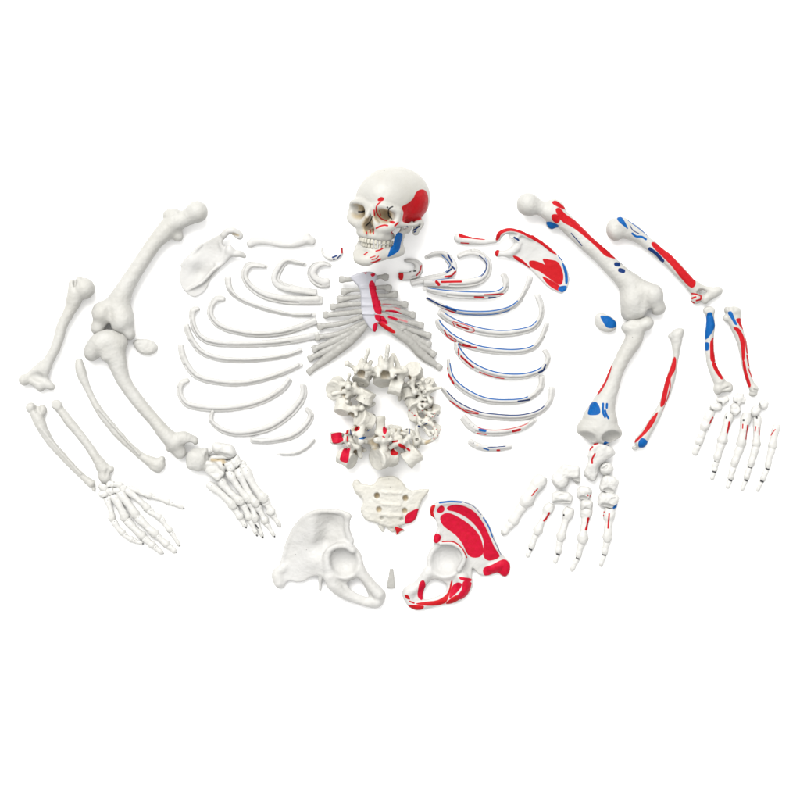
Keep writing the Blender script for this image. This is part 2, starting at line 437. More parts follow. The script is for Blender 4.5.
f.ell(d7((690, 612, 6))[0], (3, 8, 18), rot=.55, k=1.5, sub=True)
f.ell(d7((668, 548, 28))[0], (2, 10, 3), rot=.25, k=4, sub=True)
emit('femur', f.mesh(.25, 8), 'bone', paint=[
 ('red', d7((256, 122), (276, 114), (310, 147), (385, 192), (440, 242), (490, 292), (554, 350), (505, 345), (478, 330), (440, 290), (350, 215), (292, 182), (268, 152))),
 ('red', d7((240, 86), (262, 80), (302, 112), (294, 120), (252, 102))), ('red', d7((238, 148), (262, 144), (278, 170), (264, 186), (242, 172))),
 ('blue', d7((214, 180), (236, 178), (272, 195), (255, 212), (230, 206))), ('navy', d7((540, 377), (550, 378)), 2.2), ('navy', d7((558, 405), (572, 409)), 2.2), ('navy', d7((555, 360), (572, 374)), .8),
 ('navy', d7((330, 232), (380, 290)), .5)],
 label='femur with a long red muscle patch down its shaft, knee end beside the blue-patched kneecap', cat='thigh bone', group='long leg bones')

e8 = R(560, 300, 5)
f = F()
f.ell(e8((428, 118, 11))[0], (7.4, 6.8, 8), rot=-.5, k=5); f.ell(e8((362, 138, 12))[0], (10, 8, 9), k=7); f.ell(e8((322, 140, 11))[0], (4, 4.5, 6), k=3)
f.chain(e8((372, 165, 11, 9), (362, 205, 11, 8.8), (326, 262, 11, 7.7), (280, 350, 12, 7.2), (252, 430, 12, 8.2), (222, 500, 12, 10.5), (202, 560, 12, 14, 12), (192, 620, 12, 19, 13)), k=3)
f.ell(e8((192, 655, 12))[0], (23, 12, 12.5), rot=.15, k=3)
f.ell(e8((126, 690, 21))[0], (9.5, 6.2, 12), rot=.2, k=2, sub=True); f.ell(e8((254, 686, 21))[0], (10.5, 6.8, 13), rot=-.05, k=2, sub=True)
f.chain(e8((170, 640, 24, 1.4), (190, 690, 17, 1.6), (196, 712, 12, 2)), k=2)
f.ell(e8((350, 118, 22))[0], (5, 3, 4), k=3, sub=True)
emit('tibia', f.mesh(.25, 9), 'bone', rest=0, paint=[
 ('red', e8((253, 312), (250, 350), (232, 400), (205, 450), (181, 476), (192, 435), (212, 385))),
 ('blue', e8((150, 516), (175, 510), (192, 540), (192, 566), (170, 575), (134, 572), (138, 545))),
 ('blue', e8((208, 518), (207, 560), (217, 584)), 1.1), ('blue', e8((227, 520), (226, 538)), 1.2), ('blue', e8((218, 552), (222, 568), (234, 590)), 1.1), ('blue', e8((222, 716), (238, 722)), 2.0), ('black', e8((355, 188))[0], .4)],
 label='painted shin bone with a blue patch above its broad cupped lower end', cat='shin bone', group='long leg bones')

f = F(.5)
f.ell(e8((582, 175, 7))[0], (6.4, 6, 6), k=2); f.ell(e8((598, 158, 7))[0], (4.2, 4, 5), k=2); f.ell(e8((552, 182, 6))[0], (3, 3, 4), k=2)
f.chain(e8((580, 205, 7, 5.4), (578, 245, 7, 4), (572, 305, 7, 3.2), (556, 370, 7, 4.4), (534, 450, 7, 4.5), (506, 525, 7, 3.4), (470, 595, 7, 4.6), (430, 660, 7, 5.2), (402, 708, 7, 6.6)), k=2)
f.ell(e8((372, 738, 5))[0], (3.4, 2.6, 4), k=1.5); f.ell(e8((382, 742, 10))[0], (3, 1.5, 3), k=1, sub=True)
emit('fibula', f.mesh(.25, 10), 'bone', paint=[
 ('red', e8((566, 286), (577, 300), (572, 350), (552, 385), (538, 440), (520, 520), (497, 532), (508, 470), (525, 400), (548, 340))),
 ('red', e8((546, 400), (546, 440), (530, 505), (511, 562)), .55),
 ('red', e8((486, 558), (470, 605), (440, 650), (395, 694), (362, 722), (372, 700), (412, 655), (445, 600))),
 ('blue', e8((402, 690), (420, 694), (436, 712), (420, 734), (392, 736), (387, 712)))],
 label='thin calf bone with long red stripes and a blue spot at its lower tip', cat='calf bone', group='long leg bones')

f = F(.5); f.ell((605.5, 323.5, 5), (11.3, 8.6, 6), rot=.35, k=2); f.ell((600, 318, 6), (5, 5, 4), k=3)
emit('kneecap', f.mesh(.3, 11), 'bone', paint=[('blue', d7((468, 618), (490, 617), (516, 622), (546, 650), (538, 672), (502, 673), (482, 648)))],
 label='kneecap with a solid blue patch beside the painted knee', cat='kneecap', group='kneecaps')

h1 = R(600, 205, 5.714)
f = F(.55)
f.ell(h1((80, 145, 11))[0], (8.6, 11, 10), rot=-.2, k=2); f.ell(h1((120, 118, 12))[0], (9.5, 8, 10), rot=.6, k=2.5)
f.chain(h1((130, 140, 11, 9), (190, 162, 10, 8.3), (248, 205, 10, 6.1), (312, 258, 10, 5.9), (380, 312, 10, 5.7), (438, 370, 10, 6.2), (505, 445, 9, 5.6), (540, 480, 8, 6.5, 5)), k=2.5)
f.chain(h1((540, 450, 8, 2.2), (600, 478, 8, 2.6), (655, 492, 8, 3.6)), k=3)
f.ell(h1((545, 535, 7))[0], (5.6, 5.8, 6), rot=.3, k=2); f.ell(h1((598, 540, 7))[0], (4, 5, 5), k=1.5)
f.chain(h1((598, 535, 7, 3.8), (640, 508, 7, 5), (672, 490, 7, 4.6)), k=2)
f.ell(h1((572, 500, 12))[0], (4, 3, 5), rot=-.5, k=1.5, sub=True)
emit('humerus', f.mesh(.25, 12), 'bone', paint=[
 ('red', h1((286, 222), (310, 217), (360, 258), (392, 276), (430, 320), (490, 385), (542, 440), (516, 477), (455, 420), (400, 350), (340, 290), (300, 250))),
 ('red', h1((520, 508), (545, 512), (572, 520)), .8), ('red', h1((572, 520), (570, 540), (545, 548)), .9), ('red', h1((540, 528), (522, 535)), 1.0), ('red', h1((515, 552), (532, 562)), .8),
 ('blue', h1((92, 80), (112, 71), (128, 90), (154, 143), (125, 125), (98, 100))), ('blue', h1((178, 168), (200, 184), (232, 186), (256, 200)), 1.1),
 ('navy', h1((165, 124), (182, 150), (215, 168)), .5), ('blue', h1((155, 92), (240, 156), (338, 230)), .5), ('navy', h1((300, 200), (338, 230)), .9),
 ('navy', h1((278, 254), (318, 284), (352, 322)), 1.7)],
 label='painted upper arm bone with a broad red patch mid-shaft and blue marks near its head', cat='upper arm bone', group='long arm bones')

i2 = R(670, 295, 6.667)
f = F(.45)
f.drum(i2((256, 105, 6))[0], 5.8, 4.2, 5.2, 0, 2, k=1.5)
f.chain(i2((262, 125, 6, 4.2), (264, 165, 6, 4.2), (266, 205, 6, 4.8), (258, 265, 6, 4.6), (258, 325, 6, 4.4), (262, 385, 6, 4.6), (270, 450, 6, 4.5), (295, 520, 6, 5), (325, 575, 6, 6)), k=2)
f.ell(i2((315, 625, 6))[0], (4.6, 6, 5.5), k=2); f.ell(i2((360, 612, 6))[0], (7.5, 5.5, 5), rot=-.2, k=2); f.ell(i2((395, 622, 5))[0], (3.2, 4.4, 4), k=2)
f.ell(i2((372, 622, 12))[0], (5, 1.6, 3), rot=-.35, k=1, sub=True)
emit('radius', f.mesh(.25, 13), 'bone', paint=[
 ('blue', i2((240, 128), (256, 117), (274, 124), (293, 192), (286, 232), (232, 300), (233, 200))), ('blue', i2((227, 320), (253, 322), (252, 366), (227, 368))),
 ('red', i2((262, 312), (288, 284), (286, 370), (298, 442), (265, 440), (260, 370))), ('red', i2((273, 454), (300, 455), (344, 545), (332, 562), (290, 505)))],
 label='painted forearm bone with a large blue patch at its top and red bands below', cat='forearm bone', group='long arm bones')
f = F(.45)
f.ell(i2((376, 100, 6))[0], (3.2, 3.6, 5), k=2); f.ell(i2((425, 108, 7))[0], (6.5, 5, 6), k=2.5); f.ell(i2((368, 155, 6))[0], (3.3, 3.4, 4), k=2); f.ell(i2((438, 148, 6))[0], (5, 6, 5), k=2.5)
f.chain(i2((405, 140, 6, 5.5), (432, 200, 6, 6), (458, 265, 6, 5.2), (478, 330, 6, 4.8), (490, 400, 6, 4.3), (500, 470, 6, 3.9), (516, 540, 6, 3.7), (534, 592, 6, 3.7), (555, 625, 6, 4.7)), k=2)
f.ell(i2((550, 658, 5))[0], (4.4, 3, 4), k=1.5); f.ell(i2((400, 92, 14))[0], (3, 4, 4), k=1.5, sub=True); f.ell(i2((565, 635, 10.5))[0], (3, 1, 2), rot=.4, k=.8, sub=True)
emit('ulna', f.mesh(.25, 14), 'bone', paint=[
 ('blue', i2((377, 120), (402, 111), (422, 155), (440, 197), (424, 200), (400, 160))), ('red', i2((432, 163), (468, 160), (490, 236), (462, 215), (445, 190))),
 ('red', i2((414, 219), (452, 224), (488, 285), (492, 360), (490, 432), (474, 436), (465, 340), (445, 265))), ('red', i2((503, 262), (500, 330), (508, 388)), .8), ('red', i2((506, 402), (518, 472)), .8),
 ('red', i2((476, 446), (492, 445), (508, 520), (532, 598), (518, 613), (490, 530))), ('red', i2((514, 490), (545, 560)), .7)],
 label='rightmost painted forearm bone, hooked at the top with two red bands down its shaft', cat='forearm bone', group='long arm bones')

# ================================================================== CLAVICLES
k5 = R(220, 225, 5.714); k6 = R(380, 225, 5.714)
f = F(.45); f.chain(k5((175, 108, 5, 4), (195, 96, 5, 4.6), (235, 93, 6, 3.6), (280, 99, 6.5, 3.2), (340, 110, 6, 3.2), (400, 113, 6, 3.3), (450, 103, 6, 4.2), (495, 86, 6, 5), (522, 92, 6, 4.8)), k=1.5, zr=.8)
f.ell(k5((500, 60, 6))[0], (3, 3, 3), k=2)
emit('collarbone', f.mesh(.25, 15), 'rib', label='plain S-curved collarbone between the white shoulder blade and the skull', cat='collarbone', group='collarbones')
f = F(.45); f.chain(k6((448, 75, 5, 5), (475, 84, 5, 4.9), (530, 92, 5.5, 3.6), (590, 96, 6, 2.9), (655, 90, 6, 3)), k=1.5, zr=.8)
emit('collarbone', f.mesh(.2, 16), 'rib', paint=[('red', k6((454, 46), (478, 50), (525, 70), (594, 80), (588, 87), (520, 80), (454, 72))), ('red', k6((462, 104), (505, 107)), .6)],
 label='collarbone with a tapering red stripe left of the painted shoulder blade', cat='collarbone', group='collarbones')

# ================================================================== SHOULDER BLADES
q = R(170, 220, 10)
f = F(.5)
pl = q((560, 120), (480, 158), (400, 200), (320, 245), (250, 300), (190, 370), (132, 430), (105, 520), (102, 610), (125, 680), (180, 740), (240, 772), (300, 750), (345, 715), (380, 660), (405, 600), (455, 540), (530, 450), (590, 380), (612, 330), (600, 270), (560, 280), (522, 262), (512, 230), (530, 180))
f.plate(pl, zmap(q((560, 120, 12), (400, 200, 8), (250, 300, 5.5), (120, 450, 5), (102, 600, 4), (180, 740, 3), (240, 770, 3), (380, 660, 4), (455, 540, 6), (600, 330, 10), (400, 420, 5), (300, 520, 1.8), (300, 620, 4), (230, 420, 8), (420, 300, 6))), 1.1, 1, zr=(0, 16))
f.chain(q((545, 150, 12, 3.2), (590, 118, 13, 3.6), (640, 118, 13, 4), (690, 150, 12, 4.3, 3), (705, 170, 11, 3.2, 2.5)), k=2)
f.ell(q((640, 160, 16))[0], (4.5, 2, 3), rot=.2, k=1.5, sub=True)
f.chain(q((545, 160, 11, 2.2), (510, 230, 10, 2), (540, 330, 8, 2), (470, 440, 7, 1.8)), k=3)
f.chain(q((595, 275, 11, 2.4), (600, 330, 10, 4), (530, 430, 8, 2.2), (440, 500, 9, 1.8), (340, 610, 8, 1.7), (260, 660, 7, 1.6), (180, 700, 4, 1.2)), k=2)
f.chain(q((600, 310, 10, 4.5), (650, 340, 10, 3.6), (700, 340, 10, 3.3), (745, 362, 8, 2.4)), k=2)
f.chain(q((120, 450, 5, 1.5), (190, 375, 5.5, 1.5), (320, 248, 7, 1.4)), k=2)
emit('shoulder_blade', f.mesh(.15, 17), 'rib', paint=[('black', q((322, 458))[0], .35), ('tan', q((640, 145), (690, 160)), .6)], label='unpainted white shoulder blade with a hooked top, right of the plain femur', cat='shoulder blade', group='shoulder blades')

r5 = R(420, 220, 5)
f = F(.5)
pl = r5((440, 50), (500, 60), (560, 85), (620, 120), (670, 165), (702, 195), (728, 235), (740, 285), (735, 335), (710, 362), (688, 356), (640, 330), (600, 282), (550, 238), (500, 208), (466, 192), (442, 192), (432, 178), (455, 150), (485, 128), (475, 105), (445, 88))
f.plate(pl, zmap(r5((440, 60, 11), (560, 90, 9), (670, 165, 7), (738, 285, 5), (710, 360, 3), (600, 282, 4), (466, 190, 8), (485, 110, 10), (580, 160, 6), (640, 250, 4.5))), 1.2, 1, zr=(0, 16))
f.chain(r5((388, 98, 8, 2.6), (402, 72, 11, 3.4), (445, 56, 12, 3), (500, 68, 12, 2.6), (560, 95, 10, 1.8)), k=2)
f.chain(r5((500, 72, 12, 1.6), (480, 100, 12, 1.6), (500, 118, 10, 1.8)), k=2)
f.chain(r5((480, 140, 9, 4.5), (448, 165, 9, 4.4), (415, 170, 9, 3), (388, 168, 8, 3.6)), k=2)
f.chain(r5((470, 185, 8, 1.6), (550, 236, 5, 1.5), (640, 328, 4, 1.5), (705, 358, 4, 2)), k=2)
f.chain(r5((560, 85, 9, 1.4), (670, 165, 7, 1.4), (735, 270, 5, 1.5), (725, 345, 4, 1.8)), k=2)
f.ell(r5((440, 82, 15))[0], (7, 2.6, 4), rot=-.2, k=1.5, sub=True)
emit('shoulder_blade', f.mesh(.15, 18), 'rib', paint=[
 ('red', r5((378, 102), (384, 70), (410, 50), (450, 43), (500, 56), (570, 80), (620, 116), (682, 172), (655, 165), (600, 122), (540, 90), (500, 70), (450, 59), (408, 72), (392, 100))),
 ('red', r5((462, 184), (482, 182), (520, 208), (550, 242), (500, 218))), ('red', r5((375, 160), (388, 150), (395, 160), (385, 185), (376, 178))),
 ('red', r5((545, 208), (572, 204), (612, 218), (624, 224), (612, 196), (650, 199), (690, 212), (713, 262), (715, 300), (700, 326), (655, 300), (600, 260), (552, 236))),
 ('red', r5((610, 282), (660, 305), (702, 335), (690, 355), (640, 325))),
 ('blue', r5((708, 214), (722, 228), (736, 265), (738, 312), (726, 322), (722, 272))), ('blue', r5((697, 333), (732, 330), (726, 354), (706, 362), (690, 350))),
 ('blue', r5((694, 182), (712, 204)), 1.0), ('navy', r5((470, 90), (490, 103)), 1.0)],
 label='painted shoulder blade with a big red patch and blue rim at its lower corner', cat='shoulder blade', group='shoulder blades')

# ================================================================== RIBS
LR = [
 (k5((632, 232, 3.5, 1.5), (590, 221, 3.5, 2.4), (545, 236, 3.5, 3.8), (522, 275, 3.5, 4), (545, 312, 3.5, 4.3), (590, 333, 3.5, 4.6), (622, 328, 3.5, 4.2)), 'shortest plain rib, a tight C just left of the breastbone top'),
 (k5((485, 226, 3.5, 2), (430, 213, 3.5, 2), (380, 207, 3.5, 2.8), (338, 248, 3.5, 3.8), (315, 308, 3.5, 4), (350, 348, 3.5, 4), (430, 368, 3.5, 3.6), (550, 387, 3.5, 2.8)), 'plain C-shaped rib between the tight C rib and the wider third plain rib'),
 (k5((262, 238, 3.5, 2), (215, 230, 3.5, 2.4), (165, 232, 3.5, 3.4), (140, 290, 3.5, 3), (175, 350, 3.5, 3.2), (250, 398, 3.5, 3.7), (360, 425, 3.5, 4), (470, 432, 3.5, 4), (580, 430, 3.5, 4.2)), 'plain hooked rib with a broad flat front end, below the plain collarbone'),
 ([(228, 277, 3, 3.2), (229, 287, 3, 2.8), (237, 297, 3, 2.2), (254, 305, 3, 2.2), (274, 311, 3, 2.2), (294, 315, 3, 1.9), (315, 314.6, 3, 1.7)], 'thin plain rib lying on edge, fourth from the top of the plain fan'),
 ([(225, 299, 3, 2.4), (217, 299, 3, 3), (211, 307, 3, 2.8), (211.5, 317, 3, 2.8), (222, 327, 3, 2.9), (240, 332, 3, 2.9), (260, 334, 3, 3), (282, 332, 3, 3.2), (300, 327, 3, 3.3), (316, 321, 3, 3.4)], 'plain rib with a smoothly curled hook end, fifth from the top of the plain fan'),
 ([(199, 308, 3, 2.5), (193, 311, 3, 3), (193, 322, 3, 2.6), (199, 335, 3, 2.8), (212, 342, 3, 3.1), (236, 344, 3, 3), (270, 343, 3, 3.2), (294, 340, 3, 3.4), (318, 335, 3, 3.4)], 'longest plain rib, nearly touching the grey breastbone cartilage, sixth in the plain fan'),
 ([(186, 325, 3, 3), (191, 338, 3, 2.9), (202, 352, 3, 2.9), (220, 358.5, 3, 2.7), (244, 360, 3, 2.6), (270, 358, 3, 2.4), (288, 355, 3, 2.3), (302, 350, 3, 2.2)], 'plain rib tapering to a thin point, seventh from the top of the plain fan'),
 ([(181, 345, 3, 3), (183, 356, 3, 3), (190, 369, 3, 3.1), (200, 377.5, 3, 3), (220, 382, 3, 3), (240, 383, 3, 2.9), (260, 380, 3, 2.8), (282, 373, 3, 2.7), (302, 364, 3, 2.5)], 'plain rib, eighth in the plain fan, its left end reaching farthest left'),
 ([(189, 380, 3, 2.4), (182, 383, 3, 3), (180, 392, 3, 2.7), (186, 403, 3, 3), (200, 407, 3, 3.3), (222, 408.5, 3, 3.1), (244, 406, 3, 3.2), (264, 400, 3, 3.3), (282, 389, 3, 3.3), (290, 379, 3, 2.8)], 'broad plain rib curving up at its right end, ninth from the top'),
 ([(213, 411, 3, 1.6), (211, 420, 3, 2.2), (221, 429, 3, 2.9), (236, 433, 3, 3.2), (254, 431.6, 3, 3.4), (274, 425, 3, 3.7), (292, 411, 3, 3.9), (303, 396, 3, 3.4), (303, 384, 3, 2.8)], 'plain rib with a steeply rising broad right end, tenth in the plain fan'),
 ([(251, 440, 3, 2.6), (262, 441, 3, 2.8), (278, 439.6, 3, 3), (294, 435, 3, 3.2), (306, 425, 3, 3.2), (311, 415, 3, 2.8), (306, 408, 3, 2.2)], 'short plain floating rib with a blunt left end, second from the bottom'),
 ([(278, 454, 2, 1.2), (294, 453.6, 2, 1.7), (306, 448, 2, 2), (314, 440, 2, 1.9)], 'tiny thin plain rib, the lowest of the plain ribs'),
]
def rib(chain, seed, thin=False):
    f = F(.45)
    fl = []
    for j, p in enumerate(chain):
        fl.append((p[0], p[1], p[2] + .5 * math.sin(j * 1.3 + seed), p[3], p[3] * (1.0 if thin else .82)))
    fl = [(p[0], p[1], p[2], p[3] * 1.02, p[4] * .8) for p in fl]
    f.chain(fl, k=.8, n=5, band=True)
    # blade edge along the lower border and an inner groove
    Q = catmull([q_[:4] for q_ in chain], 5)
    T = np.gradient(Q[:, :2], axis=0); T /= np.linalg.norm(T, axis=1)[:, None] + 1e-9
    Nn = np.stack([-T[:, 1], T[:, 0]], 1)
    if chain[0][0] > 400 or True:
        pass
    sgn = np.sign(Nn[len(Nn) // 2, 1]) or 1
    # the rib blade leans: high upper border, low lower border
    E = [(Q[i, 0] + Nn[i, 0] * sgn * Q[i, 3] * .85, Q[i, 1] + Nn[i, 1] * sgn * Q[i, 3] * .85, Q[i, 2] - 1.8, Q[i, 3] * .36, 1.2) for i in range(1, len(Q), 2)]
    if len(E) > 2: f.chain(E, k=.8, n=1)
    E = [(Q[i, 0] - Nn[i, 0] * sgn * Q[i, 3] * .3, Q[i, 1] - Nn[i, 1] * sgn * Q[i, 3] * .3, Q[i, 2] + 2.2, Q[i, 3] * .68, 1.7) for i in range(1, len(Q), 2)]
    if len(E) > 2: f.chain(E, k=1.2, n=1)
    G2 = [(Q[i, 0] + Nn[i, 0] * sgn * Q[i, 3] * .62, Q[i, 1] + Nn[i, 1] * sgn * Q[i, 3] * .62, Q[i, 2] + 2.4, .75, 1.6) for i in range(8, len(Q) - 6, 2)]
    if len(G2) > 2: f.chain(G2, k=1.2, n=1, sub=True)
    # tubercle near the head
    j = min(5, len(Q) - 1)
    f.ell((Q[j, 0], Q[j, 1], Q[j, 2] + 1), (Q[j, 3] * .8,) * 3, k=2)
    for e0, e1 in ((fl[-1], fl[-2]), (fl[0], fl[1])):
        if e0[3] > 2.2:
            an_ = math.atan2(e0[1] - e1[1], e0[0] - e1[0])
            f.box((e0[0] + math.cos(an_) * (e0[3] * .3 + 4), e0[1] + math.sin(an_) * (e0[3] * .3 + 4), e0[2]), (4, e0[3] * 2, 8), an_, .3, k=1.0, sub=True)
    return f.mesh(.22, seed), Q, Nn * sgn
for j, (ch, lab) in enumerate(LR):
    VQ, _, _ = rib(ch, 30 + j, j in (3,))
    emit('rib', VQ, 'rib', rest=0, label=lab, cat='rib', group='plain unpainted ribs')

RR = [
 (k6((145, 203, 3.5, 1.6), (190, 208, 3.5, 2.2), (222, 235, 3.5, 3.6), (208, 275, 3.5, 4), (160, 292, 3.5, 3.8), (112, 292, 3.5, 3.9)), 'small C-shaped painted rib with a red square and two black dots',
   [], [('red', k6((103, 280), (133, 277), (130, 312), (112, 312))), ('black', k6((168, 267), (174, 267)), .7), ('black', k6((194, 265), (204, 264)), .8), ('red', k6((236, 232), (228, 265), (208, 290)), .6)]),
 (k6((265, 184, 3.5, 1.8), (310, 166, 3.5, 2.2), (362, 166, 3.5, 3), (402, 205, 3.5, 3.8), (418, 252, 3.5, 3.9), (378, 288, 3.5, 3.4), (280, 308, 3.5, 3), (180, 333, 3.5, 2.8)), 'painted C rib with blue dashes inside its bend and a short red bar below',
   [], [('blue', k6((352, 172), (385, 205), (400, 232), (372, 268)), .5), ('navy', k6((388, 172), (410, 212)), .9), ('navy', k6((412, 240), (425, 252)), .9), ('navy', k6((382, 270), (408, 252)), .9), ('red', k6((372, 297), (410, 290), (430, 268)), 1.0)]),
 (k6((443, 182, 3.5, 2.4), (490, 162, 3.5, 2.7), (550, 158, 3.5, 3), (600, 190, 3.5, 3), (620, 235, 3.5, 3), (602, 290, 3.5, 3.4), (550, 322, 3.5, 3.8), (460, 332, 3.5, 4), (360, 330, 3.5, 4), (255, 332, 3.5, 3.6)), 'large painted looping rib with one long red bar, under the red-striped collarbone',
   [('navy', .28, .62, -.7, .35)], [('red', k6((322, 326), (336, 342)), 1.5), ('red', k6((352, 327), (462, 325)), 1.1), ('blue', k6((300, 318), (420, 305), (540, 300), (590, 275), (612, 230), (600, 190)), .35)]),
 (k6((700, 282, 3.5, 3), (718, 325, 3.5, 3), (705, 372, 3.5, 3), (640, 398, 3.5, 3.4), (500, 400, 3.5, 3.8), (360, 388, 3.5, 3.4), (252, 366, 3.5, 2)), 'straight-running painted rib with short red and navy bars near its right-hand bend',
   [('blue', .3, .98, -.75, .4)], [('red', k6((540, 413), (590, 415)), .9), ('navy', k6((622, 418), (658, 417)), 1.0), ('red', k6((595, 401), (702, 395)), .7)]),
 ([(530, 277, 3, 3.2), (526, 288, 3, 2.3), (518, 302, 3, 2.4), (506, 309.5, 3, 2.7), (486, 313, 3, 2.8), (460, 312, 3, 2.6), (442, 306, 3, 2), (427, 298.4, 3, 1.5)], 'dark-edged painted rib lying on edge, fifth from the top of the painted fan',
   [('blue', .3, .85, -.5, .45), ('navy', .75, 1, 0, .6), ('blue', .4, .75, .7, .35)], [('red', r5((110, 445), (145, 455), (175, 464)), .7)]),
 ([(537, 295, 3, 3.2), (541, 306, 3, 2.6), (540, 318, 3, 2.6), (532, 328, 3, 3), (514, 332.4, 3, 3.3), (494, 333, 3, 3.5), (472, 329, 3, 3.6), (452, 321, 3, 3.4), (439, 312, 3, 2.8)], 'painted rib with a red ring-shaped oval near its left end, sixth in the painted fan',
   [('blue', .32, .95, -.8, .4)], [('red', r5((185, 525), (205, 535), (240, 545)), .9), ('red', r5((162, 512), (180, 538), (225, 558), (265, 560), (268, 545), (225, 525), (180, 512), (165, 508)), .45)]),
 ([(547, 323, 3, 2.4), (542, 336, 3, 2.3), (534, 347, 3, 2.6), (518, 351.6, 3, 3), (496, 351, 3, 3.1), (474, 347, 3, 3.2), (454, 338, 3, 3.2), (441, 327, 3, 3.1), (437, 320, 3, 2.4)], 'painted rib with long red loops along its left third, seventh in the painted fan',
   [('blue', .25, .98, -.75, .45)], [('red', r5((122, 552), (135, 580), (170, 605), (220, 630), (280, 637)), .7), ('red', r5((145, 575), (180, 600)), .5), ('red', r5((215, 622), (250, 630)), .8), ('black', r5((620, 584))[0], .5)]),
 ([(544, 350, 3, 2.8), (548, 358, 3, 2.3), (542, 369, 3, 2.6), (526, 375.6, 3, 3), (504, 376, 3, 3.2), (484, 371, 3, 3.2), (468, 362, 3, 3.4), (458, 350, 3, 3.2), (456, 343, 3, 2.4)], 'painted rib with a slanting red bar at left and a navy hook mark at right',
   [('blue', .25, .98, -.75, .45), ('red', .5, .65, .85, .4)], [('red', r5((205, 683), (265, 738)), 1.0), ('red', r5((192, 645), (192, 675)), .7), ('navy', r5((592, 762), (615, 752), (625, 725)), .9)]),
 ([(542, 376, 3, 3), (540, 388, 3, 2.9), (528, 398.5, 3, 2.6), (510, 401.6, 3, 2.9), (486, 400, 3, 3), (466, 391, 3, 3), (452, 378, 3, 2.7), (448, 360, 3, 1.5)], 'painted rib with a navy bar under its right end, ninth in the painted fan',
   [('blue', .3, .98, -.7, .45)], [('red', R(420, 320, 5)((142, 272), (168, 318)), .9), ('navy', R(420, 320, 5)((490, 406), (548, 399)), .8), ('red', R(420, 320, 5)((130, 265), (135, 240)), .5)]),
 ([(552, 387, 3, 3.2), (550, 400, 3, 2.5), (540, 411.5, 3, 2.8), (520, 417, 3, 3), (496, 416.4, 3, 3.1), (476, 413, 3, 3.1), (456, 403, 3, 2.8), (443, 389, 3, 1.8)], 'painted rib reaching farthest right, tenth in the painted fan',
   [('navy', .25, .98, -.7, .4)], [('red', R(420, 320, 5)((150, 405), (200, 440), (240, 462), (290, 468)), .7), ('red', R(420, 320, 5)((228, 450), (290, 463)), .45)]),
 ([(535, 420, 3, 2), (524, 427, 3, 2.8), (506, 431.6, 3, 3.2), (486, 432, 3, 3.4), (472, 427, 3, 3.7), (463, 417, 3, 3.4)], 'short painted rib with a thin red line, one blue oval and one red oval',
   [('red', .12, .72, -.7, .3)], [('blue', R(420, 320, 5)((298, 549), (325, 554)), 1.4), ('red', R(420, 320, 5)((465, 556), (498, 548)), 1.3), ('red', R(420, 320, 5)((285, 565), (330, 573)), .5), ('black', R(420, 320, 5)((247, 517))[0], .5), ('black', R(420, 320, 5)((268, 530))[0], .4)]),
 ([(469, 441, 3, 3.1), (478, 446, 3, 3), (494, 449, 3, 2.6), (511, 446.4, 3, 2.4)], 'smallest painted rib at the bottom of the fan, with navy line and red dot',
   [], [('navy', R(420, 320, 5)((340, 637), (425, 631)), .5), ('blue', R(420, 320, 5)((318, 641), (342, 649)), .8), ('red', R(420, 320, 5)((386, 651), (396, 651)), 1.0), ('black', R(420, 320, 5)((266, 615))[0], .6), ('tan', R(420, 320, 5)((285, 625))[0], .5)]),
]
for j, (ch, lab, st, pt) in enumerate(RR):
    VQ, Q, Nn = rib(ch, 60 + j, j == 4)
    pt = list(pt)
    for col, t0, t1, off, w in st:
        w = w * 1.35
        i0, i1 = int(t0 * (len(Q) - 1)), int(t1 * (len(Q) - 1)) + 1
        pt.append((col, [(Q[i, 0] + Nn[i, 0] * Q[i, 3] * off, Q[i, 1] + Nn[i, 1] * Q[i, 3] * off) for i in range(i0, i1)], w))
    emit('rib', VQ, 'rib', paint=pt, rest=(0, 0, 1.5, 4.5, 3.5, 0, 0, 3, 0, 0, 0, 0)[j], label=lab, cat='rib', group='painted ribs')

# ================================================================== STERNUM
s3 = R(300, 260, 5.333)
st = thing('breastbone', 371, 300, 'pale breastbone with grey rib cartilages fanning out below the skull', 'breastbone')
f = F(.5)
f.plate(s3((285, 82), (330, 68), (365, 65), (400, 72), (412, 95), (402, 125), (404, 160), (418, 205), (430, 250), (436, 292), (432, 325), (416, 350), (402, 386), (378, 372), (345, 325), (326, 280), (325, 220), (322, 170), (308, 140), (280, 112), (268, 94)),
        zmap(s3((270, 95, 14.5), (335, 75, 16), (410, 90, 15), (325, 200, 16), (370, 200, 17), (420, 205, 15.5), (330, 280, 15.5), (370, 300, 16), (436, 300, 14.5), (400, 385, 13))), 2.6, 2.2, zr=(8, 22))
for v in (150, 200, 245, 290): f.chain(s3((332, v, 19.3, .5), (395, v, 19.3, .5)), k=2.5)
stp = [('rose', s3((375, 118), (388, 114), (405, 140), (412, 185), (426, 215), (434, 250), (436, 290), (405, 286), (390, 250), (378, 190), (368, 140))),
 ('rose', s3((400, 294), (440, 300), (460, 320), (467, 346), (430, 336), (405, 320))), ('red', s3((412, 335), (450, 342), (508, 382), (495, 392), (450, 368))),
 ('rose', s3((392, 345), (412, 335), (414, 360), (402, 386), (388, 375))), ('rose', s3((338, 70), (362, 70), (352, 80))), ('rose', s3((378, 78), (398, 74), (400, 86), (388, 93), (380, 88))),
 ('rose', s3((462, 278), (500, 278), (532, 290)), 1.7), ('rose', s3((475, 305), (515, 318)), 1.3), ('pink', s3((445, 240), (490, 245), (530, 262)), 1.1), ('pink', s3((530, 318), (570, 330)), .9)]
emit('sternum_body', f.mesh(.15, 80), 'stern', st, paint=stp, base=np.array([371, 300, 8]))
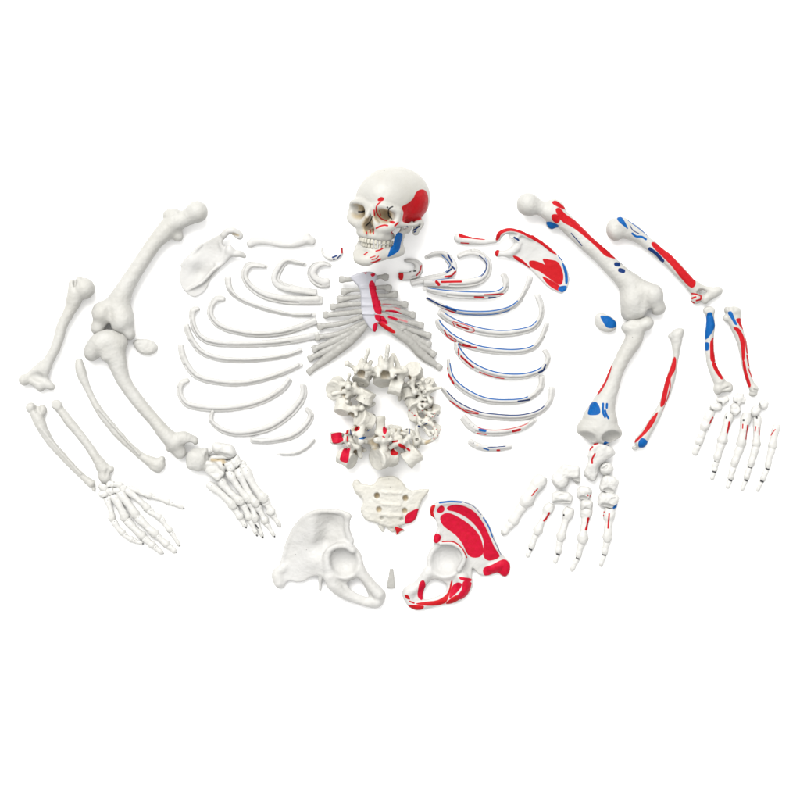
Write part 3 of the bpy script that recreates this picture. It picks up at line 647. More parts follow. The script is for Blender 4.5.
CL = [((285, 104, 15), (255, 108, 12), (228, 106, 9)), ((322, 160, 15), (280, 162, 12), (238, 170, 8)), ((325, 196, 16), (270, 204, 11), (215, 209, 7)), ((327, 236, 16), (250, 240, 11), (180, 250, 6)),
      ((330, 274, 16), (240, 286, 10), (142, 293, 5)), ((338, 300, 15), (240, 335, 10), (112, 356, 4)), ((352, 332, 14), (280, 365, 10), (200, 395, 7), (98, 412, 4)),
      ((330, 350, 12), (240, 405, 8), (165, 440, 6), (82, 472, 4)), ((290, 400, 10), (180, 465, 6), (60, 522, 3.5)), ((355, 345, 13), (300, 400, 10), (240, 455, 7.5), (150, 520, 5), (55, 592, 3.5))]
CR = [((400, 98, 15), (430, 92, 12), (455, 94, 10)), ((402, 152, 15), (440, 146, 11), (468, 152, 8)), ((408, 192, 16), (455, 192, 11), (502, 186, 8)), ((415, 232, 16), (490, 228, 10), (558, 238, 6)),
      ((425, 262, 16), (510, 268, 10), (598, 292, 5)), ((430, 292, 15), (540, 322, 9), (642, 347, 5)), ((440, 312, 14), (560, 362, 8), (682, 402, 4)), ((480, 345, 12), (590, 405, 7), (682, 448, 4)),
      ((560, 385, 9), (630, 445, 5.5), (708, 500, 4)), ((420, 328, 13), (500, 375, 11), (590, 440, 7.5), (650, 505, 5), (740, 570, 3.5))]
for side, LL in enumerate((CL, CR)):
    for j, ch in enumerate(LL):
        f = F(.5); n = len(ch); ro = 4.7 if j == 9 else 3.6 if j > 6 else 2.7
        f.chain(s3(*[(p[0], p[1], p[2], (2.6 if i == 0 else ro if i < n - 1 else 2.8) if j > 2 else (2.4 if i < n - 1 else 3.2)) for i, p in enumerate(ch)]), k=1, n=6, zr=.7)
        for i in range(n - 1):
            pass
        e = s3((ch[-1][0], ch[-1][1], ch[-1][2]))[0]
        ea = math.atan2(ch[-1][1] - ch[-2][1], ch[-1][0] - ch[-2][0]); f.box((e[0] + 1.3 * math.cos(ea), e[1] + 1.3 * math.sin(ea), e[2]), (2.2, 3.3, 2.4), ea, .9, k=2)
        if j == 6: f.chain(s3((ch[1][0], ch[1][1], ch[1][2], 1.8), ((ch[1][0] + LL[9][1][0]) / 2 + (10 if side else -10), LL[9][1][1], LL[9][1][2], 1.8)), k=2)
        emit('costal_cartilage', f.mesh(.3, 90 + j + 20 * side), 'cart', st, paint=stp if side else [], base=np.array([e[0], e[1], e[2] - 3.0]))

# ================================================================== HYOID
f = F(.35); hy = k5((583, 132, 4, 1.1), (586, 160, 3, 1.3), (612, 182, 3, 2), (640, 190, 3, 2.6), (672, 182, 3, 2.2), (696, 162, 3, 1.3), (697, 135, 4, 1.1))
f.chain(hy, k=.8)
emit('hyoid_bone', f.mesh(.25, 120), 'pale', paint=[('navy', k5((645, 186), (668, 176)), .9), ('navy', k5((672, 190), (690, 172)), .6), ('navy', k5((650, 198), (655, 196)), .7), ('red', k5((697, 135), (698, 160)), .8)],
 label='tiny U-shaped throat bone with navy flecks just left of the skull', cat='throat bone')

# ================================================================== PELVIS
p3 = R(260, 470, 5.714)
f = F(.55)
out = p3((315, 232), (380, 226), (450, 228), (500, 240), (520, 262), (508, 300), (503, 340), (528, 392), (524, 430), (545, 470), (582, 520), (602, 570), (645, 620), (692, 668), (718, 702), (716, 735), (692, 765), (658, 785), (610, 772), (545, 745), (490, 738), (430, 698), (395, 665), (378, 620), (355, 600), (328, 600), (290, 612), (250, 636), (210, 640), (180, 632), (150, 640), (135, 672), (110, 665), (85, 635), (75, 598), (88, 568), (112, 556), (125, 510), (140, 450), (165, 390), (200, 340), (225, 292), (262, 260))
hole = p3((545, 615), (575, 618), (600, 660), (622, 722), (590, 716), (550, 700), (512, 672), (500, 640))
f.plate(out, zmap(p3((315, 235, 22), (450, 232, 20), (515, 262, 22), (505, 340, 17), (225, 292, 15), (165, 390, 9), (125, 510, 5), (85, 600, 4), (135, 665, 4), (210, 630, 4), (300, 600, 7), (305, 300, 20), (315, 380, 16), (320, 520, 13), (200, 440, 8),
      (265, 400, 13), (240, 500, 8), (400, 300, 11.5), (360, 400, 7.5), (440, 380, 12.5), (480, 520, 12), (400, 620, 9), (430, 690, 7), (540, 740, 6), (655, 780, 5), (715, 710, 7), (600, 570, 11), (645, 640, 9))), 2.0, 1.8, holes=[hole], zr=(0, 27))
f.chain(p3((135, 555, 5, 3), (98, 590, 5, 3.8), (108, 645, 5, 3.8)), k=6)
f.chain(p3((130, 520, 5, 1.8), (170, 385, 9.5, 1.9), (228, 292, 15.5, 2.0), (315, 236, 22, 2.3), (450, 234, 20.5, 2.4), (510, 262, 22, 2.4)), k=2.5)
f.chain(p3((500, 255, 21, 2.4), (500, 340, 18, 2.6), (522, 400, 16, 2.8)), k=3)
f.chain(p3((350, 590, 8, 3), (345, 640, 5, 2), (343, 680, 3.5, 1.6)), k=2.5)
f.ell(p3((478, 520, 12))[0], (19, 19, 8), k=3)
f.ell(p3((480, 520, 22))[0], (15.5, 17, 14), rot=-.5, k=3, sub=True)
f.chain(p3((400, 590, 12, 2.4), (388, 560, 14, 2.2), (384, 520, 15.5, 2.2), (382, 485, 16.5, 2.2), (400, 450, 17.5, 2.2), (440, 430, 18, 2.4), (490, 430, 18, 2.4), (525, 455, 17, 2.4)), k=5)
f.chain(p3((400, 610, 11, 6), (430, 660, 9, 6.4), (500, 715, 7, 4.5), (600, 755, 6, 3.6), (670, 755, 7, 5)), k=3)
f.chain(p3((570, 570, 11, 5), (620, 640, 10, 4.4), (680, 710, 9, 5.5)), k=3)
emit('hip_bone', f.mesh(.25, 130), 'rib', paint=[('black', p3((260, 372))[0], .35), ('black', p3((268, 452))[0], .4), ('black', p3((205, 480))[0], .35), ('black', p3((430, 458))[0], .4)],
 label='unpainted white hip bone with a fan-shaped wing, lower left of the sacrum', cat='hip bone', group='hip bones')

p4 = R(380, 480, 5.714)
f = F(.55)
out = p4((345, 125), (400, 117), (470, 119), (530, 142), (570, 183), (612, 240), (642, 320), (672, 385), (705, 430), (738, 465), (742, 500), (726, 545), (700, 550), (670, 528), (640, 542), (600, 546), (560, 535), (528, 500), (524, 545), (528, 600), (510, 632), (470, 680), (430, 700), (360, 706), (290, 726), (220, 739), (170, 722), (138, 672), (127, 632), (160, 600), (215, 565), (250, 520), (275, 480), (290, 430), (318, 390), (306, 345), (322, 300), (330, 265), (316, 222), (288, 198), (285, 162), (304, 138))
hole = p4((290, 570), (330, 565), (375, 588), (378, 625), (345, 655), (280, 678), (246, 676), (252, 622))
f.plate(out, zmap(p4((345, 130, 19), (450, 122, 21), (560, 180, 21), (620, 260, 19), (670, 385, 14), (738, 480, 8), (690, 545, 6), (600, 540, 6), (440, 200, 15), (500, 300, 12), (560, 400, 11), (600, 350, 14), (320, 260, 16),
      (310, 340, 14), (375, 455, 11), (525, 560, 8), (470, 670, 7), (350, 700, 6), (220, 735, 5), (135, 640, 7), (240, 540, 10), (180, 670, 8))), 2.1, 1.8, holes=[hole], zr=(0, 26))
f.chain(p4((300, 160, 18, 3), (345, 130, 19.5, 2.6), (400, 124, 20.5, 2.2), (470, 126, 21, 2), (530, 150, 21, 1.8), (570, 192, 21, 1.6), (615, 262, 19, 1.6), (668, 388, 14, 1.8)), k=2.5)
f.chain(p4((640, 500, 8, 5), (700, 480, 8, 5), (715, 520, 7, 4)), k=3)
f.ell(p4((375, 458, 12))[0], (19, 19, 7), k=3)
f.ell(p4((372, 455, 22))[0], (16, 17.5, 14.5), rot=.5, k=3, sub=True)
f.chain(p4((345, 358, 18, 2), (410, 358, 19, 2.2), (465, 395, 19, 2.2), (478, 450, 18, 2.2), (450, 510, 16, 2)), k=2)
f.chain(p4((330, 305, 16, 2.5), (322, 340, 15, 3.4)), k=2.5)
f.chain(p4((470, 560, 10, 6), (475, 620, 9, 6.5), (420, 665, 8, 5), (300, 700, 7, 3.8), (200, 715, 7, 4), (155, 660, 8, 4.5)), k=3)
f.chain(p4((270, 530, 11, 5.5), (220, 600, 10, 4.5), (165, 640, 9, 5.5)), k=3)
emit('hip_bone', f.mesh(.25, 131), 'rib', paint=[
 ('rose', p4((343, 208), (385, 184), (450, 210), (520, 260), (570, 320), (590, 400), (572, 435), (530, 441), (498, 420), (468, 360), (430, 312), (360, 258))),
 ('rose', p4((384, 150), (430, 137), (490, 149), (545, 185), (592, 250), (622, 312), (652, 380), (682, 435), (622, 459), (588, 428), (590, 350), (560, 280), (500, 217), (430, 180), (388, 170))),
 ('rose', p4((590, 502), (640, 480), (702, 450), (736, 470), (742, 510), (722, 547), (697, 545), (668, 527), (600, 546))),
 ('rose', p4((325, 165), (345, 142), (365, 150), (366, 172), (345, 186), (326, 180))), ('red', p4((286, 160), (300, 140), (316, 143), (304, 180), (314, 222), (290, 200))), ('rose', p4((308, 310), (330, 302), (348, 320), (340, 345), (320, 358), (306, 345))),
 ('red', p4((355, 348), (420, 350), (468, 388), (495, 440)), .6),
 ('rose', p4((228, 580), (248, 568), (260, 595), (252, 640), (240, 684), (215, 662), (218, 615))),
 ('red', p4((205, 702), (260, 692), (330, 682), (385, 642), (404, 576), (414, 578), (396, 652), (370, 702), (300, 716), (230, 712))),
 ('rose', p4((394, 672), (408, 610), (440, 582), (467, 590), (455, 620), (420, 658))), ('rose', p4((474, 575), (518, 580), (520, 602), (500, 650), (462, 680), (440, 660), (465, 622))),
 ('rose', p4((455, 550), (518, 560), (515, 578), (460, 566))), ('red', p4((375, 700), (430, 655), (462, 665), (445, 686), (400, 706))),
 ('red', p4((140, 652), (162, 656), (172, 680), (150, 674))), ('red', p4((170, 690), (194, 700)), .8), ('red', p4((158, 712), (246, 715), (240, 736), (200, 740))),
 ('blue', p4((340, 126), (400, 119), (462, 122)), .9), ('navy', p4((470, 120), (530, 145), (575, 195)), .4), ('blue', p4((588, 212), (618, 262), (640, 320)), .7), ('navy', p4((640, 320), (690, 425)), .35)],
 label='hip bone covered in large crimson muscle patches with a blue rim', cat='hip bone', group='hip bones')

# sacrum
sc = R(340, 470, 6.15)
f = F(.5)
out = sc((240, 46), (290, 34), (340, 40), (385, 75), (410, 112), (450, 124), (500, 114), (548, 117), (530, 152), (500, 190), (484, 240), (466, 300), (430, 326), (400, 332), (360, 345), (300, 352), (260, 340), (235, 328), (200, 318), (160, 305), (130, 262), (127, 235), (142, 200), (132, 160), (95, 132), (84, 92), (100, 64), (140, 84), (190, 90), (218, 74))
f.plate(out, zmap(sc((300, 40, 13), (300, 120, 12), (310, 250, 9), (300, 345, 5), (500, 130, 9), (470, 290, 6), (100, 95, 9), (140, 280, 6), (240, 200, 9.5), (400, 200, 9.5))), 3.6, 2.4, zr=(0, 19))
for u, v in ((228, 155), (402, 170), (240, 240), (398, 248), (255, 295), (378, 300)): f.ell(sc((u, v, 13 if v < 280 else 11))[0], (2.8, 3.0, 5) if v < 280 else (2, 1.8, 4), k=1.5, sub=True)
for v, z in ((132, 15.6), (205, 14), (270, 11.8)): f.chain(sc((262, v, z - 1.1, .8), (315, v + 6, z - .7, .8), (368, v + 8, z - 1.1, .8)), k=3)
f.chain(sc((100, 80, 8, 3.5), (115, 120, 8, 4), (135, 150, 7, 3)), k=3)
f.chain(sc((250, 345, 4, 2.5), (262, 368, 3, 2)), k=1.5); f.chain(sc((300, 345, 4, 2.6), (320, 368, 3.5, 2.2)), k=1.5); f.chain(sc((345, 350, 5, 3), (360, 372, 4, 2.8), (350, 390, 3, 1.6)), k=1.5); f.chain(sc((355, 360, 4, 2), (390, 370, 3, 1.5)), k=1.5)
f.ell(sc((285, 362, 4))[0], (1.6, 1.6, 6), k=1, sub=True)
emit('sacrum', f.mesh(.4, 132), 'ivory', paint=[('rose', sc((398, 300), (408, 272), (440, 250), (482, 234), (478, 270), (464, 300), (432, 326), (404, 330))), ('red', sc((338, 346), (362, 352), (395, 368), (370, 376), (352, 395), (342, 372))),
  ('tan', sc((228, 155))[0], 2.3), ('tan', sc((402, 170))[0], 2.3), ('tan', sc((240, 240))[0], 2.2), ('tan', sc((398, 248))[0], 2.2), ('black', sc((301, 52))[0], .35), ('black', sc((310, 102))[0], .4)],
 label='ivory triangular sacrum with tan holes and a red corner patch, above the hip bones', cat='tailbone block')

f = F(.35); f.plate(sc((308, 604), (328, 604), (333, 660), (338, 724), (312, 726), (284, 720), (296, 665)), 2.6, 2.4, .9, zr=(0, 6), smooth=False)
emit('pubic_disc', f.mesh(.2, 133), 'cart', label='small grey wedge of cartilage standing alone between the two hip bones', cat='cartilage wedge')

# ================================================================== SKULL
YAW, PIT, ROL = math.radians(30), math.radians(10), math.radians(7)
OX, OY, OZ = 392.5, 200.0, 38.0
def sk(V):
    x, y, z = V[:, 0], V[:, 1], V[:, 2]
    x1 = x * math.cos(YAW) - z * math.sin(YAW); z1 = x * math.sin(YAW) + z * math.cos(YAW)
    y2 = y * math.cos(PIT) + z1 * math.sin(PIT); z2 = z1 * math.cos(PIT) - y * math.sin(PIT)
    x3 = x1 * math.cos(ROL) - y2 * math.sin(ROL); y3 = x1 * math.sin(ROL) + y2 * math.cos(ROL)
    tt = np.clip((-x3 - 27) / 14, 0, 1); x3 = x3 - 5 * tt * tt * (3 - 2 * tt)
    return np.stack([x3 + OX, y3 + OY, z2 + OZ], 1)
f = F(.55)
f.ell((0, -1, -7), (33.5, 29.5, 35), k=3); f.ell((0, 0, 12), (27, 27, 28.5), k=8)
f.ell((0, 16, -8), (24, 14, 24), k=4)
for sx in (-1, 1):
    f.chain([(24 * sx, 10, 25, 2.6), (21 * sx, 7, 31, 2.8), (12 * sx, 5, 37, 3), (3 * sx, 7, 39, 2.6)], k=3)     # brow
    f.chain([(23.5 * sx, 9, 26, 2.8), (24 * sx, 17, 26.5, 3), (21 * sx, 23, 29, 4.4), (14 * sx, 27, 32, 4.5)], k=3)  # cheek
    f.chain([(23 * sx, 21, 26, 3.2, 3.2), (28 * sx, 22, 14, 2.1, 2.6), (30 * sx, 22, 2, 2, 2.4), (28 * sx, 21, -6, 2.4)], k=1.5)       # arch
    f.chain([(3.5 * sx, 10, 39, 2.6), (4.5 * sx, 18, 38, 2.4), (8 * sx, 26, 36, 4), (10 * sx, 34, 31, 4.5)], k=3)
    f.chain([(27 * sx, 22, -12, 5), (26 * sx, 31, -9, 3.2)], k=3)
    f.ell((12.5 * sx, 26, 27), (9, 7, 8), k=3)
f.chain([(0, 8, 39, 3), (0, 14, 42.5, 2.4), (0, 18, 44.5, 1.8)], k=2.5)
f.ell((0, 31, 22), (13, 10, 13.5), k=4); f.ell((0, 18, 18), (20, 12, 16), k=3)
f.chain([(-14, 35.5, 17, 3.4), (-13, 36, 23, 4.2), (-8, 36, 32, 4.2), (0, 36, 35.5, 4.2), (8, 36, 32, 4.2), (13, 36, 23, 4.2), (14, 35.5, 17, 3.4)], k=4)
f.ell((0, 34, 40.5), (1, 2, 1.5), k=1.5)
for sx in (-1, 1):
    f.ell((20 * sx, 15, 18), (7, 9, 8), k=3)
for sx in (-1, 1):
    f.ell((14 * sx, 15, 38), (8.8, 6.6, 11), k=1.0, sub=True)
    f.ell((11 * sx, 15, 30), (5.2, 4.6, 11), k=2, sub=True)
    f.ell((2.9 * sx, 28, 38), (3.0, 5.0, 14), k=.7, sub=True)
    f.ell((1.8 * sx, 23.5, 42), (2.4, 4.6, 8), k=1, sub=True)
    f.ell((34 * sx, 10, 14), (5.5, 11, 9), k=5, sub=True)   # temporal hollow
    f.ell((29.5 * sx, 23.5, -8), (3, 1.6, 2), k=.8, sub=True)
skV, skQ = f.mesh(.16, 140)
tn = np.full(len(skV), 9.0)
for sx in (-1, 1):
    for c_, r_c in (((14 * sx, 15, 37.5), (8.6, 6.5, 10.6)), ((11 * sx, 15, 30), (5.4, 4.8, 11.2)), ((2.9 * sx, 28, 39), (3.0, 5.2, 9)), ((1.8 * sx, 23.5, 41), (2.5, 4.8, 8))):
        tn = np.minimum(tn, (np.sqrt((((skV - np.array(c_)) / np.array(r_c)) ** 2).sum(1)) - 1) * min(r_c) - .7)
skV = sk(skV)
kz = skV[:, 2].min()
f = F(.5)
f.chain([(-20, 50, 5, 4.6), (-18, 52, 12, 5), (-14, 54, 21, 5.2), (-9, 57, 30, 5.6), (-1.5, 60, 35, 6), (7, 57, 31, 5.6), (12.5, 54, 22, 5.2), (16.5, 52, 13, 5), (19, 50, 5, 4.6)], k=2)
f.chain([(-14.5, 50, 14, 3.2), (-13, 50, 22, 3.4), (-8, 51, 30, 3.4), (0, 51, 33.5, 3.4), (8, 51, 30, 3.4), (12.5, 50, 22, 3.4), (14, 50, 14, 3.2)], k=4)
f.ell((-1.5, 62, 37), (6, 3.6, 4), k=5)
for sx in (-1, 1):
    f.chain([(18.5 * sx, 51, 10, 3.2, 8.5), (19.5 * sx, 42, 11, 2.2, 9), (21 * sx, 33, 11, 2, 9), (22.5 * sx, 28, 4, 1.8, 5)], k=4)
    f.chain([(22.5 * sx, 30, 0, 2, 2), (24 * sx, 22, -2, 2.4, 2.4)], k=2); f.chain([(21 * sx, 31, 10, 1.6, 2), (21.5 * sx, 24, 11, 1.2, 1.6)], k=2)
mdV, mdQ = f.mesh(.14, 141)
mdV = sk(mdV)
off = -min(kz, mdV[:, 2].min()); skV[:, 2] += off; mdV[:, 2] += off
t1 = R(340, 200, 16); t2 = R(380, 200, 16); t3 = R(345, 230, 16); w1 = R(320, 155, 5.714)
def adj(pts): return pts
skp = [
 ('red', w1((466, 322), (500, 300), (530, 272), (548, 235), (575, 217), (600, 222), (615, 250), (616, 300), (606, 345), (588, 375), (545, 392), (500, 408), (472, 402), (472, 375), (476, 350))),
 ('red', w1((332, 282), (350, 268), (368, 274), (362, 290), (338, 292))),
 ('red', t1((655, 112), (610, 150), (588, 200), (595, 265), (640, 335), (700, 375), (755, 396)), .65), ('red', t1((556, 235), (562, 310)), .7), ('red', t1((635, 235), (665, 310)), .3),
 ('red', t1((590, 515), (660, 480), (720, 468), (765, 475)), .8), ('red', t1((436, 570), (436, 600)), .7), ('red', t1((492, 525), (492, 585)), .65), ('red', t1((540, 520), (545, 600)), .65),
 ('red', t2((150, 410), (200, 400), (240, 415), (225, 445), (185, 440))), ('red', t2((240, 480), (290, 430)), .8),
 ('red', t2((195, 575), (280, 540), (350, 510)), .8), ('navy', t2((350, 510), (440, 475)), .4),
 ('navy', t2((515, 525), (560, 505), (620, 460)), .7), ('navy', t2((545, 550), (570, 535)), .6),
 ('tan', tn), ('black', w1((370, 112))[0], .35), ('black', t2((205, 182), (160, 205), (140, 245), (148, 310), (190, 365)), .65), ('black', t2((125, 195))[0], .9),
 ('black', t1((310, 236), (350, 240), (400, 228)), .8), ('black', t1((525, 335), (490, 400), (425, 468)), .55)]
mdp = [('blue', w1((420, 470), (440, 460), (472, 470), (462, 520), (452, 560), (420, 585), (388, 598), (400, 560), (412, 520))),
 ('red', t3((650, 275), (640, 310), (580, 360), (505, 385)), .7), ('red', t3((318, 440), (370, 405)), .6), ('red', t3((415, 490), (490, 465)), .5), ('red', t3((440, 520), (500, 505), (545, 465)), .5),
 ('red', t3((410, 565), (440, 555), (500, 535), (560, 500), (592, 505), (560, 535), (490, 565), (430, 578)))]
skp = [(p[0], p[1], p[2] * 1.08) if len(p) > 2 else p for p in skp]; mdp = [(p[0], p[1], p[2] * 1.08) if len(p) > 2 else p for p in mdp]
SK = thing('skull', OX, OY + 10, 'white skull lying face up with a red temple patch and a blue jaw patch', 'skull')
emit('cranium', (skV, skQ), 'skull', SK, paint=skp, base=np.array([OX, OY, 0.]))
MD = emit('jawbone', (mdV, mdQ), 'skull', SK, paint=mdp, base=np.array([OX - 15, OY + 50, 0.]))
def tooth_mesh(c, r, ang):
    f = F(.35); f.box((0, 0, 0), r, 0, 1.0, k=.3); V, Q = f.mesh(0, 0, 1)
    ca, sa = math.cos(ang), math.sin(ang)
    V = np.stack([V[:, 0] * ca + V[:, 2] * sa, V[:, 1], -V[:, 0] * sa + V[:, 2] * ca], 1) + np.array(c)
    V = sk(V); V[:, 2] += off; return V, Q
def arc(t, hw, zf, zb):        # t -1..1 along the dental arch
    a_ = t * 1.35
    return hw * math.sin(a_) / math.sin(1.35), zb + (zf - zb) * (math.cos(a_) - math.cos(1.35)) / (1 - math.cos(1.35)), a_ * .9
for row, (y0, par, zf) in enumerate(((41.6, SK, 38.0), (46.0, MD, 36.0))):
    for j in range(14):
        x_, z_, an = arc((j - 6.5) / 6.5, 14.8 - row, zf, 17 if row == 0 else 15)
        w_ = 1.35 if abs(j - 6.5) < 4 else 1.9
        VQ = tooth_mesh((x_, y0 + .15 * (j % 2), z_), (w_ * (1.04 if row == 0 else .96), 2.3 if abs(j - 6.5) < 4 else 2.0, 1.6), an)
        cc = VQ[0].mean(0)
        emit('tooth', VQ, 'tooth', par, base=cc)

# ================================================================== VERTEBRAE
def vert_field(kind):
    f = F(.5)
    if kind == 'lumbar':
        f.drum((9, 0, 0), 9, 11, 7, .14, 1.3, k=1)
        for s_ in (-1, 1):
            f.chain([(2, 6.5 * s_, 2.5, 2.8, 3.2), (-4, 7 * s_, 2, 2.6, 3.4)], k=2); f.chain([(-4, 7 * s_, 1, 2.4, 4), (-10, 1 * s_, -1, 2.2, 4)], k=2)
            f.chain([(-3, 7 * s_, 2, 2, 2.4), (-4, 13 * s_, 3, 1.6, 2.2), (-5, 18 * s_, 3, 1.8, 2.2)], k=2)
            f.chain([(-5, 7.5 * s_, 2, 2.6), (-6, 8 * s_, 9, 2.6)], k=2); f.chain([(-8, 5 * s_, -1, 2.5), (-9, 5 * s_, -9, 2.4)], k=2)
        f.chain([(-10, 0, -1, 1.9, 4.2), (-15, 0, -2, 1.6, 4.4), (-20, 0, -3, 2.1, 4.8)], k=2)
        f.drum((-3.2, 0, 0), 4.2, 5.2, 14, 0, 1, k=1, sub=True)
        for s_ in (-1, 1): f.ell((9, 0, 9.3 * s_), (8, 9.5, 3.4), k=1, sub=True)
    elif kind == 'thoracic':
        f.drum((8, 0, 0), 8, 8.4, 6, .12, 1.1, k=1)
        for s_ in (-1, 1):
            f.chain([(2, 4.5 * s_, 2.5, 2.2, 2.6), (-3, 5.5 * s_, 2, 2.2, 3)], k=2); f.chain([(-3, 5.5 * s_, 1, 2.2, 3.6), (-8, 1 * s_, -1, 2.2, 3.6)], k=2)
            f.chain([(-4, 5.5 * s_, 2, 2.2), (-8, 11 * s_, 3, 2), (-10, 14 * s_, 3, 2.7)], k=2)
            f.chain([(-5, 5 * s_, 2, 2), (-6, 5 * s_, 7, 1.8)], k=2); f.chain([(-7, 4 * s_, -1, 2), (-7.5, 4 * s_, -7, 1.9)], k=2)
        f.chain([(-8, 0, -1, 1.7, 3), (-14, 0, -5, 1.5, 2.6), (-20, 0, -10, 1.7, 2)], k=2)
        f.drum((-2.6, 0, 0), 3.4, 3.8, 14, 0, 1, k=1, sub=True)
        for s_ in (-1, 1): f.ell((8, 0, 8.2 * s_), (7, 7.4, 3.1), k=1, sub=True)
    elif kind == 'cervical':
        f.drum((6, 0, 0), 5, 7, 3.8, .08, 1.0, k=1)
        for s_ in (-1, 1):
            f.chain([(3, 6 * s_, 1, 2, 2), (-2, 8 * s_, 1, 2.2, 2.6)], k=1.5); f.chain([(-2, 8 * s_, 0, 2, 2.8), (-9, 1 * s_, 0, 1.7, 2.6)], k=1.5)
            f.chain([(5, 6 * s_, 1, 1.5), (2, 11 * s_, 0, 1.8)], k=1.5); f.chain([(-2, 9 * s_, 0, 1.4), (1, 11.5 * s_, 0, 1.6)], k=1.5)
            f.chain([(-9, 0, 0, 1.4, 2), (-13, 2 * s_, -1, 1.4, 1.7)], k=1.5)
        f.drum((-2.4, 0, 0), 4.2, 5.6, 9, 0, 1, k=.8, sub=True); 
        for s_ in (-1, 1): f.drum((2, 9.2 * s_, 0), 1.5, 1.5, 6, 0, .6, k=.6, sub=True)
    else:  # atlas
        P = [(8, 0, 0, 2.2, 2.4), (6, 6, 0, 2.4, 3), (2, 10, 0, 3.4, 4), (-6, 9.5, 0, 2.2, 2.4), (-12, 4, 0, 1.9, 2.2), (-13, 0, 0, 2.3, 2.4)]
        for s_ in (-1, 1): f.chain([(p[0], p[1] * s_, p[2], p[3], p[4]) for p in P], k=1); f.chain([(1, 12 * s_, 0, 2), (0, 17 * s_, 0, 2)], k=1.5)
    return f
VT = {k_: vert_field(k_).mesh(.45, 150 + i_) for i_, k_ in enumerate(('lumbar', 'thoracic', 'cervical', 'atlas'))}
FO = {'lumbar': (-3.2, 4.2, 5.2), 'thoracic': (-2.6, 3.4, 3.8), 'cervical': (-2.4, 4.2, 5.6), 'atlas': (-3, 1, 1)}
FT = {k_: (np.sqrt(((VT[k_][0][:, 0] - FO[k_][0]) / FO[k_][1]) ** 2 + (VT[k_][0][:, 1] / FO[k_][2]) ** 2) - 1) * 4 - .3 for k_ in VT}
BC = {'lumbar': (9, 0, 0), 'thoracic': (8, 0, 0), 'cervical': (6, 0, 0), 'atlas': (0, 0, 0)}
vt = R(320, 345, 6.154)
vt2 = R(320, 410, 13.333); vt3 = R(380, 410, 13.333); vt4 = R(380, 350, 13.333)
